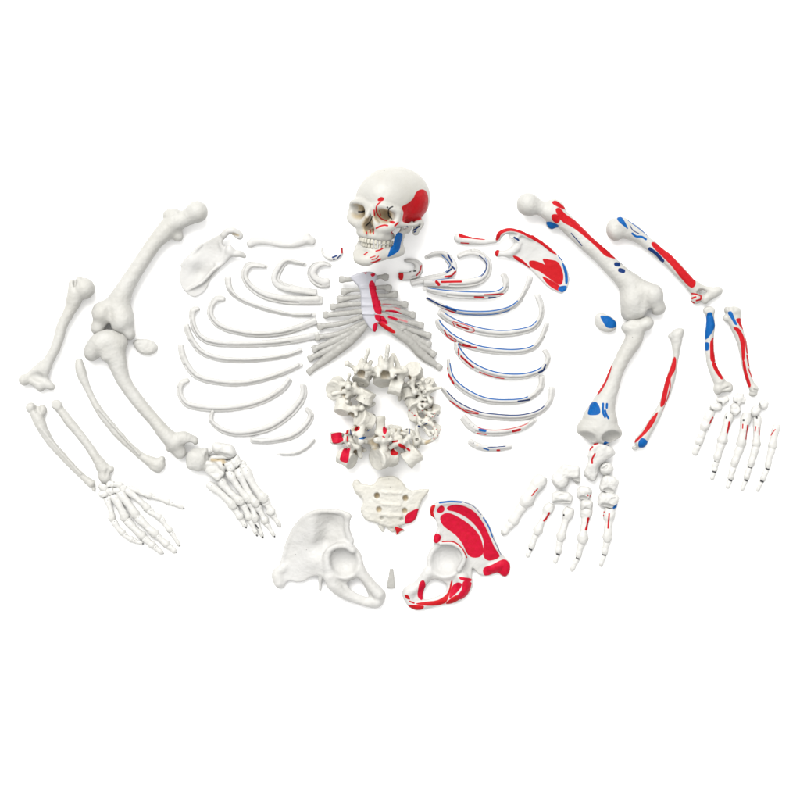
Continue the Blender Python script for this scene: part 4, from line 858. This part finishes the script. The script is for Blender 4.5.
# kind, x, y, facing angle, side roll, nod, scale, lift, paint, label
VL = [
 ('lumbar', 337, 438, 184, 84, 0, .80, 0, [('rose', vt2((150, 325), (210, 300), (292, 298), (300, 345), (318, 390), (290, 425), (190, 450), (165, 400))), ('red', vt2((352, 215), (372, 215), (385, 260), (370, 315), (345, 310), (335, 250))), ('red', vt2((360, 340), (378, 345), (378, 410), (362, 415)))], 'side-lying lumbar vertebra with a square red patch on its body, lower left of the ring'),
 ('lumbar', 347, 458, 118, 66, 0, 1.02, 1, [('rose', vt2((325, 508), (405, 505), (400, 560), (380, 685), (320, 690), (270, 660), (285, 590)))], 'drum-like vertebra with an upright red patch at the bottom left of the ring'),
 ('lumbar', 384, 457, 88, -56, 10, 1.34, 0, [('red', vt3((105, 468), (175, 465), (185, 520), (240, 560), (235, 590), (170, 600), (140, 570), (140, 510))), ('rose', vt3((65, 215), (90, 225), (95, 270), (70, 315), (42, 300), (42, 240)))], 'largest lumbar vertebra, its flat round end facing up at the bottom of the ring'),
 ('lumbar', 412, 456, 52, 88, 0, 1.14, 0, [('red', vt3((240, 450), (275, 440), (340, 480), (345, 510), (300, 515), (255, 485))), ('red', vt3((365, 510), (390, 530)), 1.1), ('red', vt3((165, 425), (235, 410)), .7)], 'waisted lumbar vertebra lying on its side at the bottom right of the ring'),
 ('lumbar', 336, 388, 184, 24, 16, 1.02, 3, [], 'vertebra with a round disc-like end facing the viewer, upper left of the ring'),
 ('thoracic', 343, 407, 192, 66, 0, 1.05, 2, [], 'vertebra pushed in under the round-ended one on the left of the ring'),
 ('thoracic', 366, 397, 25, 84, 0, 1.1, 3, [('black', vt((345, 425))[0], .4)], 'vertebra with its white body turned into the ring opening at upper left'),
 ('thoracic', 363, 377, 108, -8, 58, 1.15, 4, [('black', vt((310, 68))[0], .6)], 'vertebra with a speckled wing tip at the upper left of the ring'),
 ('thoracic', 384, 376, 94, 4, 64, 1.36, 6, [('black', vt((502, 42))[0], .6), ('red', vt((502, 62))[0], .7)], 'topmost vertebra of the ring with two long horns, the right one dotted red and black'),
 ('thoracic', 396, 387, 105, 86, 0, 1.08, 8, [], 'white vertebra body standing on edge inside the top right of the ring'),
 ('thoracic', 414, 371, 300, 22, 12, 1.08, 5, [], 'round pinkish vertebra end at the top right of the ring'),
 ('thoracic', 422, 387, 160, 20, 70, .88, 6, [('black', vt4((505, 465), (515, 468)), .6), ('black', vt4((490, 395), (500, 410)), .7)], 'knobbly vertebra just below the round end at top right of the ring'),
 ('thoracic', 430, 384, 320, 40, 10, .74, 3, [('red', vt((695, 320))[0], .45)], 'small vertebra sticking out to the right near the top of the ring'),
 ('cervical', 433, 393, 340, 60, 0, .72, 3, [], 'small vertebra on the outer right edge above the speckled ones'),
 ('thoracic', 408, 394, 165, 70, 0, .86, 4, [('black', vt4((345, 645), (355, 640)), .5)], 'small vertebra body facing into the ring opening on the right'),
 ('thoracic', 413, 404, 150, 55, 0, .90, 5, [('black', vt4((520, 720), (570, 690)), .8), ('black', vt4((355, 755))[0], .7)], 'vertebra with a dark slit, middle right inner side of the ring'),
 ('cervical', 428, 402, 20, 40, 0, .98, 6, [('black', vt((675, 380))[0], .5), ('red', vt((628, 402))[0], .45)], 'small open-ringed vertebra, middle right of the ring'),
 ('cervical', 436, 410, 0, 55, 0, .92, 3, [('red', vt((700, 440))[0], .5), ('navy', vt((725, 430), (740, 440)), .45)], 'small neck vertebra at the rightmost bulge of the ring'),
 ('cervical', 413, 414, 170, 14, 0, 1.12, 7, [('red', vt((565, 412), (570, 420)), .5), ('red', vt((580, 432), (600, 436)), .7), ('pink', vt((545, 405))[0], .4), ('red', vt((627, 403))[0], .5)], 'pinkish neck vertebra dotted red on the right inner side of the ring'),
 ('cervical', 429, 418, 30, 30, 0, .98, 6, [('red', vt((i_, j_))[0], .5) for i_, j_ in ((655, 430), (690, 440), (710, 440), (668, 460), (700, 480), (725, 470))], 'red-dotted neck vertebra above the wide open ring on the right'),
 ('atlas', 424, 431, 200, 12, 14, 1.0, 8, [('navy', vt((605, 498), (625, 508)), .8), ('navy', vt((640, 490), (660, 480)), .5), ('navy', vt((635, 515), (660, 520)), .6), ('red', vt((700, 500))[0], .6), ('red', vt((715, 520))[0], .6), ('red', vt((700, 545))[0], .6), ('red', vt((732, 570))[0], .6), ('red', vt((700, 575))[0], .7), ('red', vt((690, 600))[0], .5), ('tan', vt((655, 600), (670, 585)), 1.5)], 'wide open-ringed top vertebra with navy marks and red dots, lower right of the ring'),
 ('cervical', 436, 430, 20, 48, 0, .92, 3, [('navy', vt((740, 545), (735, 560)), .5), ('red', vt((725, 600))[0], .6), ('red', vt((715, 560))[0], .5)], 'small dotted neck vertebra outermost at lower right of the ring'),
 ('cervical', 408, 434, 275, 20, -10, 1.1, 7, [('black', vt((533, 516))[0], .9), ('navy', vt((518, 497), (545, 505), (552, 530), (545, 545)), .4), ('tan', vt((497, 520), (495, 560)), 1.4)], 'neck vertebra with one bold black dot and a navy arc, lower right of the ring'),
 ('lumbar', 395, 431, -80, 10, 72, .70, 4, [('rose', vt((388, 505), (405, 500), (412, 530), (400, 548), (388, 535)))], 'cream vertebra with an arched back just inside the bottom of the ring'),
 ('thoracic', 365, 420, 285, 60, 10, 1.22, 10, [('red', vt((212, 520), (222, 505), (243, 497), (248, 512), (228, 530))), ('blue', vt((283, 545), (300, 520), (315, 520), (318, 538), (300, 552))), ('blue', vt((242, 572), (270, 562), (285, 568), (270, 578))), ('navy', vt((190, 520), (192, 555)), .5), ('black', vt((325, 422), (355, 440)), .35), ('black', vt((295, 520))[0], .6)], 'vertebra with two blue spots and a red spot, lower left inside the ring'),
]
dots = [('red', vt((i_, j_))[0], .5) for i_, j_ in ((628, 403), (655, 430), (690, 440), (712, 438), (668, 462), (702, 480), (725, 472), (700, 500), (716, 520), (733, 545), (700, 545), (722, 556), (732, 570), (700, 577), (690, 600), (716, 608), (740, 590), (675, 380), (695, 322), (640, 352), (580, 432), (598, 436), (566, 415), (552, 402), (742, 520), (705, 420), (725, 440))]
dots += [('navy', vt((i_, j_))[0], .45) for i_, j_ in ((640, 480), (650, 500), (665, 515), (625, 505), (608, 497), (642, 520), (735, 555), (742, 575))]
dots += [('black', vt((i_, j_))[0], .5) for i_, j_ in ((295, 520), (190, 500), (275, 332), (268, 245), (600, 218), (604, 270), (560, 268), (640, 290))]
dots += [('blue', vt((283, 546), (298, 522), (314, 520), (318, 538), (300, 552))), ('blue', vt((240, 573), (268, 561), (287, 566), (270, 578))), ('red', vt((212, 520), (222, 505), (243, 497), (248, 512), (228, 530))),
         ('rose', vt((388, 505), (405, 500), (412, 530), (400, 548), (388, 535))), ('rose', vt((388, 560), (398, 565)), .7), ('navy', vt((190, 522), (194, 548)), .5),
         ('red', vt((448, 592), (478, 586)), .6), ('navy', vt((512, 520), (520, 502), (540, 503), (552, 520), (550, 545)), .4), ('black', vt((533, 516))[0], .9), ('red', vt((160, 502), (172, 502), (180, 530), (168, 548), (155, 535)))]
VL = [v for i_, v in enumerate(VL) if i_ != 13]      # 24 in the ring
for kind, x, y, al, be, ga, s_, lift, pt, lab in VL:
    V, Q = VT[kind]; V = (V - np.array(BC[kind])) * s_
    g_ = math.radians(ga); V = np.stack([V[:, 0] * math.cos(g_) + V[:, 2] * math.sin(g_), V[:, 1], -V[:, 0] * math.sin(g_) + V[:, 2] * math.cos(g_)], 1)
    b_ = math.radians(be); V = np.stack([V[:, 0], V[:, 1] * math.cos(b_) - V[:, 2] * math.sin(b_), V[:, 1] * math.sin(b_) + V[:, 2] * math.cos(b_)], 1)
    a_ = math.radians(al); V = np.stack([V[:, 0] * math.cos(a_) - V[:, 1] * math.sin(a_), V[:, 0] * math.sin(a_) + V[:, 1] * math.cos(a_), V[:, 2]], 1)
    V = V + np.array([x, y, 0.])
    emit('vertebra', (V, Q), 'ivory', paint=pt + dots + [('tan', FT[kind])], rest=lift, label=lab, cat='vertebra', group='vertebrae strung in a ring')

# ================================================================== SMALL BONES OF HANDS AND FEET
def small(p0, p1, r0, rm, r1, seed, z=3, bend=0, zr=.85):
    x0, y0 = p0; x1, y1 = p1; dx, dy = x1 - x0, y1 - y0; L_ = math.hypot(dx, dy); ux, uy = dx / L_, dy / L_
    f = F(.38 if L_ < 16 else .45)
    P = []
    for t, r in ((0, r0 * .9), (.12, r0), (.3, rm * 1.1), (.55, rm), (.78, rm * 1.12), (.9, r1), (1, r1 * .85)):
        d_ = t * L_; o_ = bend * math.sin(PI * t)
        P.append((x0 + ux * d_ - uy * o_, y0 + uy * d_ + ux * o_, z + .6 * math.sin(PI * t), r, r * zr))
    f.chain(P, k=.8, n=3)
    for sd in (-1, 1):
        f.ell((x1 - ux * r1 * .4 - uy * sd * r1 * .55, y1 - uy * r1 * .4 + ux * sd * r1 * .55, z - .2), (r1 * .6,) * 3, k=.8)
    f.ell((x0 - ux * r0 * .8, y0 - uy * r0 * .8, z + .4), (r0 * .5,) * 3, k=.6, sub=True)
    return f.mesh(.32, seed)
def pebble(c_, r, rot, seed, z=3.5, flat=.8, bite=True):
    f = F(.38); rg = np.random.RandomState(seed)
    f.box((c_[0], c_[1], z), (r[0] * .8, r[1] * .8, min(r) * flat * .9), rot, min(r) * .55, k=1)
    for _ in range(3):
        a_ = rg.rand() * 6.28
        f.ell((c_[0] + math.cos(a_) * r[0] * .45, c_[1] + math.sin(a_) * r[1] * .45, z + rg.rand() - .3), (r[0] * .6, r[1] * .55, min(r) * .7), rot=a_, k=1.4)
    if bite:
        for _ in range(2):
            a_ = rg.rand() * 6.28
            f.ell((c_[0] + math.cos(a_) * r[0] * .95, c_[1] + math.sin(a_) * r[1] * .95, z + 1.2), (min(r) * .5,) * 3, k=1, sub=True)
    return f.mesh(.3, seed)
def wire(pts, r, parent, z):
    f = F(.3); f.chain([(p[0], p[1], z, r) for p in pts], k=.3, n=1 if len(pts) < 3 else 3); VQ = f.mesh(0, 0, 1)
    emit('wire', VQ, 'wire', parent, base=np.array([pts[0][0], pts[0][1], z]))
def part(name, VQ, mat, parent, rest=0., paint=(), z=None):
    V, Q = VQ; V = V.copy(); V[:, 2] += rest - V[:, 2].min()
    cc = V.mean(0); cc[2] = V[:, 2].min()
    return emit(name, (V, Q), mat, parent, paint=paint, base=cc)

# --- left hand
HL = thing('hand_skeleton', 106, 490, 'complete plain hand skeleton with fingers spread towards lower right, bottom left of the picture', 'hand bones')
rays = [([(128, 486), (152, 496), (170, 502.5), (184, 508)], 2.6, 2.0), ([(127, 490), (149, 509.5), (161, 518), (171, 531), (180, 545.5)], 3.1, 2.3), ([(120, 493), (137, 516), (157, 535), (168, 545), (176, 552)], 3.7, 3.0),
        ([(114, 496), (126, 519), (144, 537), (154, 546), (163, 553)], 3.6, 2.9), ([(107, 498), (113, 520), (124, 534), (133, 540), (143, 543.5)], 2.9, 2.2)]
sd = 200
for rj, (J, r0, rm) in enumerate(rays):
    for j in range(len(J) - 1):
        a_, b_ = np.array(J[j]), np.array(J[j + 1]); u_ = (b_ - a_) / np.linalg.norm(b_ - a_); sc_ = (1, .95, .82, .68)[j]
        VQ = small(tuple(a_ + u_ * .7), tuple(b_ - u_ * .7), r0 * sc_ * 1.25, rm * sc_ * 1.3, r0 * sc_ * (1.2 if j < len(J) - 2 else .8), sd, bend=(-.8, .5, .3, 0)[j] * (1 if rj else -1)); sd += 1
        part('metacarpal' if j == 0 else 'phalanx', VQ, 'pale', HL, 1.2 if j == 0 else .4, paint=[('black', tuple(a_ + u_ * 2.2 + np.array((u_[1], -u_[0])) * .8), .38)])
        wire([tuple(b_ - u_ * .6), tuple(b_ + u_ * .6)], .6, HL, 3.4)
        nx, ny = -u_[1], u_[0]
        if j == 0: wire([tuple(b_ - u_ * 3 + np.array((nx, ny)) * 3.2), tuple(b_ - u_ * 3 + np.array((nx, ny)) * 4.2)], .45, HL, 3)
for cx, cy, rx, ry, ro in ((103.5, 487, 4.6, 3.6, .3), (111, 484, 4.8, 3.4, .1), (118.5, 484.5, 4.4, 3.6, .3), (104, 494, 4, 4.2, .8), (110.5, 491, 4.2, 4, .6), (117, 490.5, 4.2, 4, .4), (123.5, 488, 3.8, 3.4, .3), (109, 497.5, 3.4, 2.8, .5)):
    part('carpal_bone', pebble((cx, cy), (rx * 1.25, ry * 1.25), ro, sd), 'pale', HL, .8); sd += 1


# --- left foot
FL = thing('foot_skeleton', 215, 465, 'complete plain foot skeleton with toes towards lower right, joined to the plain shin bone', 'foot bones')
f = F(.5); f.ell((198, 458.5, 8), (11, 11, 8.5), k=2); f.box((196, 461.5, 7.5), (7.8, 8.3, 7), .2, 4, k=4); f.ell((207, 466, 7), (6, 5, 5), rot=.5, k=3); f.ell((206, 452, 10), (3, 5, 4), k=2); f.ell((209, 458, 15), (3, 6, 5), rot=-.3, k=1.5, sub=True)
part('heel_bone', f.mesh(.3, 230), 'bone', FL)
f = F(.5); f.ell((212, 468, 7), (9, 7.5, 7), rot=.6, k=2); f.box((217, 473, 7), (7, 6, 6), .7, 2.5, k=2); f.ell((209, 463, 11), (6, 2.5, 3), rot=.1, k=2); f.ell((222, 464, 4), (7, 6, 4), rot=.4, k=3); f.ell((212, 460, 4), (5, 4, 4), k=3)
part('cuboid_bone', f.mesh(.35, 231), 'pale', FL, paint=[('black', (220.5, 473.5), .4), ('tan', [(213, 459.5), (222, 459.5), (225, 464)], 1.8), ('black', [(223.5, 464), (225, 465)], .7)])
f = F(.5); f.box((224.5, 449.5, 8.5), (9.8, 6.2, 6), .18, 4.5, k=2); f.ell((230, 452, 9), (7, 5, 6), rot=.3, k=4); f.ell((219, 447.5, 10), (5, 3.4, 5), rot=-.3, k=4); f.ell((215.5, 446, 9), (3, 4, 5), k=2); f.ell((222, 455, 14), (7, 1.8, 2.5), rot=.1, k=3, sub=True); f.ell((208.5, 451, 8), (4.5, 3.5, 4.5), k=2)
part('ankle_bone', f.mesh(.35, 232), 'pale', FL, 1)
f = F(.5); f.chain([(212, 457.5, 9, 2.2), (224, 456.5, 9.5, 2.8), (235, 455.5, 9, 3)], k=1)
part('navicular_bone', f.mesh(.3, 233), 'pale', FL, 3, paint=[('tan', [(213, 459.8), (224, 459.4)], .7)])
for cx, cy, rx, ry, ro in ((230, 466, 4.6, 6.5, -.5), (237, 461.5, 4.8, 6.5, -.5), (243, 465.5, 3.6, 5.5, -.5)):
    part('cuneiform_bone', pebble((cx, cy), (rx * 1.2, ry * 1.15), ro, sd, z=5), 'pale', FL, 2, paint=[('black', (cx + 1, cy + 2), .35)]); sd += 1
toes = [([(209.5, 484.5), (234.5, 506.5), (241, 518), (246, 527)], 3.6, 2.9), ([(220, 479.5), (242, 502.5), (250, 519), (257, 535)], 3.7, 2.8), ([(229.5, 472.5), (250, 500.5), (256, 520), (263, 537)], 3.7, 2.6),
        ([(238.5, 470), (257, 505), (266, 522), (274.5, 536)], 3.7, 2.6), ([(245.5, 469), (265, 500), (272, 513), (280, 526)], 4.2, 3.0)]
for rj, (J, r0, rm) in enumerate(toes):
    for j in range(3):
        a_, b_ = np.array(J[j], float), np.array(J[j + 1], float); u_ = (b_ - a_) / np.linalg.norm(b_ - a_); sc_ = (1, .88, .68)[j]
        segs = [(a_, b_)] if j < 1 or rj == 4 else [(a_, b_)]
        VQ = small(tuple(a_ + u_ * .8), tuple(b_ - u_ * .8), r0 * sc_ * 1.25, rm * sc_ * 1.2, r0 * sc_ * (1.18 if j < 2 else .75), sd, bend=(1.2, -.4, 0)[j] * (-1 if rj == 0 else 1), z=4); sd += 1
        part('metatarsal' if j == 0 else 'phalanx', VQ, 'pale', FL, (3.2, 1, .3)[j], paint=[('black', tuple(a_ + u_ * 2.6 + np.array((u_[1], -u_[0])) * 1.2), .38), ('black', tuple(b_ - u_ * 3), .3)])
        wire([tuple(b_ - u_ * .5), tuple(b_ + u_ * .7)], .75 if j == 2 else .5, FL, 3.6)
    nx = np.array((-1, 1.)) * .7; b_ = np.array(J[1]); wire([tuple(b_ + nx * -3.2), tuple(b_ + nx * -1.4)], .35, FL, 7)
wire([(256, 524.5), (258.5, 528)], .7, FL, 5)

# --- right hand, loose
def ray(name, J, rr, label, cat, group, mat='pale', paint=(), seed=0, gap=1.1, mname='metacarpal', marks=None, rest=0):
    t = thing(name, J[0][0], J[0][1], label, cat, group)
    for j in range(len(J) - 1):
        if J[j] is None or J[j + 1] is None: continue
        a_, b_ = np.array(J[j], float), np.array(J[j + 1], float); u_ = (b_ - a_) / np.linalg.norm(b_ - a_)
        r0, rm, r1 = rr[j]
        part(mname if j == 0 else 'phalanx', small(tuple(a_ + u_ * (gap if j else 0)), tuple(b_ - u_ * gap), r0 * 1.18, rm * 1.48, r1 * 1.22, seed + j, bend=.3), mat, t, 0, paint=paint if j == 0 else ())
        if j:
            pp = a_ + u_ * .2; nx = np.array((-u_[1], u_[0])) * (1.3 if j == 1 else 1.4)
            if j > 1 or (marks and marks[0]): wire([tuple(pp - nx), tuple(pp + nx)], .75, t, 4.6)
    return t
hz = R(690, 395, 8.89)
HR = [
 ([(710, 413), (702.8, 430), (698, 445), (693.8, 455)], [(4.0, 3.2, 3.6), (3.4, 2.6, 2.8), (3, 2.1, 1.6)], [('red', hz((195, 200), (182, 225), (172, 250)), .8)], 'loose thumb bones of the right-hand set, leftmost and thickest column', True),
 ([(729, 415.5), (721, 443), (716, 461), (714, 471.5), (711.3, 480)], [(4.2, 2.7, 4.2), (3.8, 2.5, 2.7), (2.6, 2, 2.2), (2.2, 1.4, 1.2)], [('red', hz((342, 240), (335, 290), (325, 332)), 1.0), ('black', hz((316, 196), (316, 204)), .8)], 'loose finger bones with one wide red streak, second column of the loose hand', False),
 ([(746, 416), (740, 446.5), (733, 466), (730, 480), (726.8, 488.5)], [(4.6, 2.8, 3.8), (3.8, 2.6, 2.8), (2.8, 2.1, 2.3), (2.3, 1.5, 1.2)], [('red', hz((505, 270), (500, 330), (492, 390)), .8), ('red', hz((462, 260), (460, 295)), .6), ('black', hz((468, 222))[0], 1.2)], 'loose finger bones with a long red streak, middle and longest column of the loose hand', False),
 ([(757, 419), (755.8, 446.5), (749.5, 467), (745.5, 480), (741.3, 491)], [(3.9, 2.4, 3.6), (3.6, 2.4, 2.6), (2.6, 2, 2.2), (2.2, 1.4, 1.2)], [('red', hz((577, 280), (572, 320)), .6), ('red', hz((606, 290), (610, 355)), .6), ('black', hz((586, 196), (588, 204)), .9)], 'loose finger bones with two thin red streaks, fourth column of the loose hand', False),
 ([(776, 426.5), (771.2, 448.5), (767, 468.5), (761.5, 481), (757, 491.5)], [(3.6, 2.4, 3.4), (3.4, 2.1, 2.4), (2.4, 1.8, 2), (2, 1.3, 1.2)], [('red', hz((750, 305), (730, 330), (714, 358)), .5)], 'loose little finger bones, rightmost column of the loose hand', False)]
for j, (J, rr, pt, lab, mk) in enumerate(HR):
    ray('finger_bones', J, rr, lab, 'finger bones', 'finger columns of the loose hand', paint=pt, seed=300 + 6 * j, marks=(mk,))
for j, (cx, cy, rx, ry, ro, lab) in enumerate(((723.5, 400, 5.6, 3.4, -.3, 'small flat wrist bone just under the painted forearm bone with blue patches'), (739, 399.5, 7, 3.4, .2, 'widest low wrist bone at top middle of the loose hand'), (714.5, 407, 5.4, 4, .2, 'knobbly wrist bone above the loose thumb column'),
      (735, 409.5, 5.2, 5.6, .4, 'tall wrist bone above the second loose finger column'), (755, 410, 5.4, 4.4, -.6, 'wedge-shaped wrist bone above the fourth loose finger column'), (763.5, 404, 4.4, 4.6, .4, 'small round wrist bone farthest right under the hooked painted forearm bone'))):
    emit('wrist_bone', pebble((cx, cy), (rx * 1.22, ry * 1.22), ro, 340 + j, bite=True), 'pale', label=lab, cat='wrist bone', group='loose wrist bones')

# --- right foot, loose
fz = R(545, 430, 10)
f = F(.5)
f.plate(fz((460, 152), (500, 130), (545, 122), (640, 160), (692, 215), (682, 255), (600, 300), (530, 360), (518, 440), (505, 495), (455, 512), (385, 442), (398, 370), (428, 300), (420, 235)), zmap(fz((540, 180, 14), (640, 220, 13), (450, 300, 13), (450, 450, 9), (680, 240, 11))), 5.6, 4.5, zr=(0, 21))
f.ell(fz((610, 385, 8))[0], (7, 6.5, 7), rot=-.5, k=1.5); f.ell(fz((590, 372, 15))[0], (5, 1.6, 4), rot=-.6, k=1, sub=True)
emit('heel_bone', f.mesh(.5, 350), 'pale', paint=[('red', fz((438, 195), (465, 165)), .8), ('red', fz((482, 142), (518, 130)), .8), ('red', fz((488, 235), (462, 285), (462, 328)), .9), ('navy', fz((560, 135), (590, 125), (635, 160), (600, 150))), ('black', fz((515, 460))[0], .5)],
 label='large heel bone with a bent red stroke, right below the painted shin bone', cat='heel bone')
f = F(.5)
f.box(fz((245, 410, 8))[0], (9.8, 6.5, 7), .08, 3.4, k=4); f.ell(fz((155, 515, 8))[0], (8, 7.2, 7.5), k=3); f.ell(fz((310, 505, 6))[0], (4.2, 4, 5), k=2); f.chain(fz((120, 480, 8, 6), (160, 420, 9, 5)), k=3)
f.ell(fz((285, 525, 9))[0], (4.6, 2.4, 6), rot=.15, k=1, sub=True)
emit('ankle_bone', f.mesh(.5, 351), 'pale', label='blocky white ankle bone with a round lower knob, left of the heel bone', cat='ankle bone')
f = F(.45); f.ell(fz((165, 660, 6))[0], (10.6, 5.4, 5.5), rot=.08, k=1); f.box(fz((165, 695, 5))[0], (10, 3.6, 4.5), .04, 2, k=1.5); f.ell(fz((170, 718, 9))[0], (9, 1.6, 3), k=1, sub=True); f.ell(fz((170, 650, 12))[0], (7, 2.4, 2), k=1, sub=True)
emit('navicular_bone', f.mesh(.5, 352), 'pale', label='oval boat-shaped foot bone lying below the ankle bone', cat='foot bone', group='loose small foot bones')
for j, (u, v, rx, ry, ro, lab, pt) in enumerate((
  (385, 632, 7, 7, .25, 'cube-like foot bone with tiny red ticks, centre of the loose foot', [('red', fz((420, 645), (425, 655)), .6), ('red', fz((445, 665), (460, 642)), .6)]),
  (412, 755, 6, 6, .1, 'round-cornered foot bone topping the fourth toe column of the loose foot', []),
  (635, 545, 8.4, 9, .35, 'tall cupped foot bone right below the heel bone', []),
  (625, 705, 10.5, 7.4, .2, 'broad foot bone with a blue corner above the rightmost toe column', [('blue', fz((665, 785), (695, 745), (720, 738), (712, 775))), ('black', fz((655, 678), (695, 675)), .45)]))):
    f = F(.45); c_ = fz((u, v, 6))[0]
    f.box(c_, (rx * .95, ry * .94, 5.4), ro, 3.6, k=1); f.ell((c_[0] + rx * .45, c_[1] - ry * .4, 8), (rx * .55, ry * .5, 4.5), rot=.6, k=3); f.ell((c_[0] - rx * .3, c_[1] - ry * .2, 7), (rx * .7, ry * .7, 5.4), k=2); f.ell((c_[0] + .5, c_[1] + ry * .75, 11), (rx * .75, ry * .35, 4.4), rot=ro, k=1.2, sub=True)
    emit('foot_bone', f.mesh(.6, 360 + j), 'pale', paint=pt, label=lab, cat='foot bone', group='loose small foot bones')
tz = R(495, 465, 11.43); uz = R(520, 500, 8)
FR = [
 ([(540, 480), (524, 503.5), (511.5, 523), (502.5, 534)], [(6.6, 4.2, 5.6), (4.8, 3.2, 4.4), (4.0, 2.6, 2.4)], [('red', tz((480, 268), (416, 345)), .65)], 'thick big toe bones of the loose foot, leftmost column with a thin red line', True),
 ([(549.5, 506.5), (536.5, 532.5), (530.5, 549), (526.8, 557)], [(4.8, 2.2, 3.8), (3, 2, 2.4), (2.2, 1.5, 1.3)], [('red', uz((230, 102), (212, 140), (190, 162)), 1.1)], 'second toe column of the loose foot, its long bone bearing a curved red streak', False),
 ([(568.5, 511), (560, 538.5), (558, 554), (554.5, 563.5)], [(5, 2.4, 3.8), (3, 2.2, 2.4), (2.2, 1.6, 1.3)], [('black', uz((347, 116), (347, 122)), .8)], 'unpainted third toe column of the loose foot, under the boat-shaped bone', False),
 ([(586.5, 509), (582, 541), (577.5, 558), (571, 571)], [(5.2, 2.5, 4.4), (3.4, 2.2, 2.4), (2.4, 1.6, 1.3)], [('red', uz((543, 145), (538, 190), (525, 232)), 1.3)], 'fourth toe column of the loose foot with one wide red bar', False),
 ([(609, 512), (607, 540), (604, 554.5), (600.5, 566.5)], [(5.4, 2.7, 3.8), (3.2, 2.1, 2.3), (2.3, 1.6, 1.4)], [('red', uz((708, 108), (704, 160), (700, 220)), .85), ('red', uz((662, 90), (668, 94)), .8), ('red', uz((658, 118), (664, 124)), .8)], 'rightmost toe column of the loose foot with a straight red line and two red dots', False)]
for j, (J, rr, pt, lab, mk) in enumerate(FR):
    ray('toe_bones', J, rr, lab, 'toe bones', 'toe columns of the loose foot', paint=pt, seed=380 + 5 * j, marks=(mk,), mname='metatarsal', gap=1.0)

# ================================================================== SURFACE, LIGHT, CAMERA
me = bpy.data.meshes.new('ground'); me.from_pydata([(-12, -12, 0), (12, -12, 0), (12, 12, 0), (-12, 12, 0)], [], [(0, 1, 2, 3)]); me.materials.append(M['paper'])
g = bpy.data.objects.new('ground', me); C.objects.link(g); g['kind'] = 'structure'

w = bpy.data.worlds.new('World'); bpy.context.scene.world = w; w.use_nodes = True
bg = w.node_tree.nodes['Background']; bg.inputs['Color'].default_value = (1, .995, .985, 1); 
WT = w.node_tree; tc = WT.nodes.new('ShaderNodeTexCoord'); sx_ = WT.nodes.new('ShaderNodeSeparateXYZ'); WT.links.new(tc.outputs['Generated'], sx_.inputs[0])
mr = WT.nodes.new('ShaderNodeMapRange'); mr.interpolation_type = 'SMOOTHSTEP'; mr.inputs['From Min'].default_value = .1; mr.inputs['From Max'].default_value = .85
mr.inputs['To Min'].default_value = .25; mr.inputs['To Max'].default_value = 1.34
WT.links.new(sx_.outputs['Z'], mr.inputs['Value']); WT.links.new(mr.outputs['Result'], bg.inputs['Strength'])
sun = bpy.data.lights.new('studio_softbox', 'SUN'); sun.energy = 3.6; sun.angle = math.radians(45); sun.color = (1, .985, .96)
so = bpy.data.objects.new('studio_softbox', sun); C.objects.link(so)
from mathutils import Vector
so.rotation_euler = Vector((.28, -.8, -1.05)).to_track_quat('-Z', 'Y').to_euler(); so.location = (-1, 2, 3)

cam = bpy.data.cameras.new('camera'); co = bpy.data.objects.new('camera', cam); C.objects.link(co)
co.location = (0, 0, 8); cam.lens = 144; cam.sensor_width = 36; cam.clip_end = 100
sc_ = bpy.context.scene; sc_.camera = co
for o in C.objects:
    if '_b' in o: del o['_b']
sc_.view_settings.view_transform = 'Standard'; sc_.view_settings.look = 'None'; sc_.view_settings.exposure = 0.18; sc_.view_settings.gamma = 1
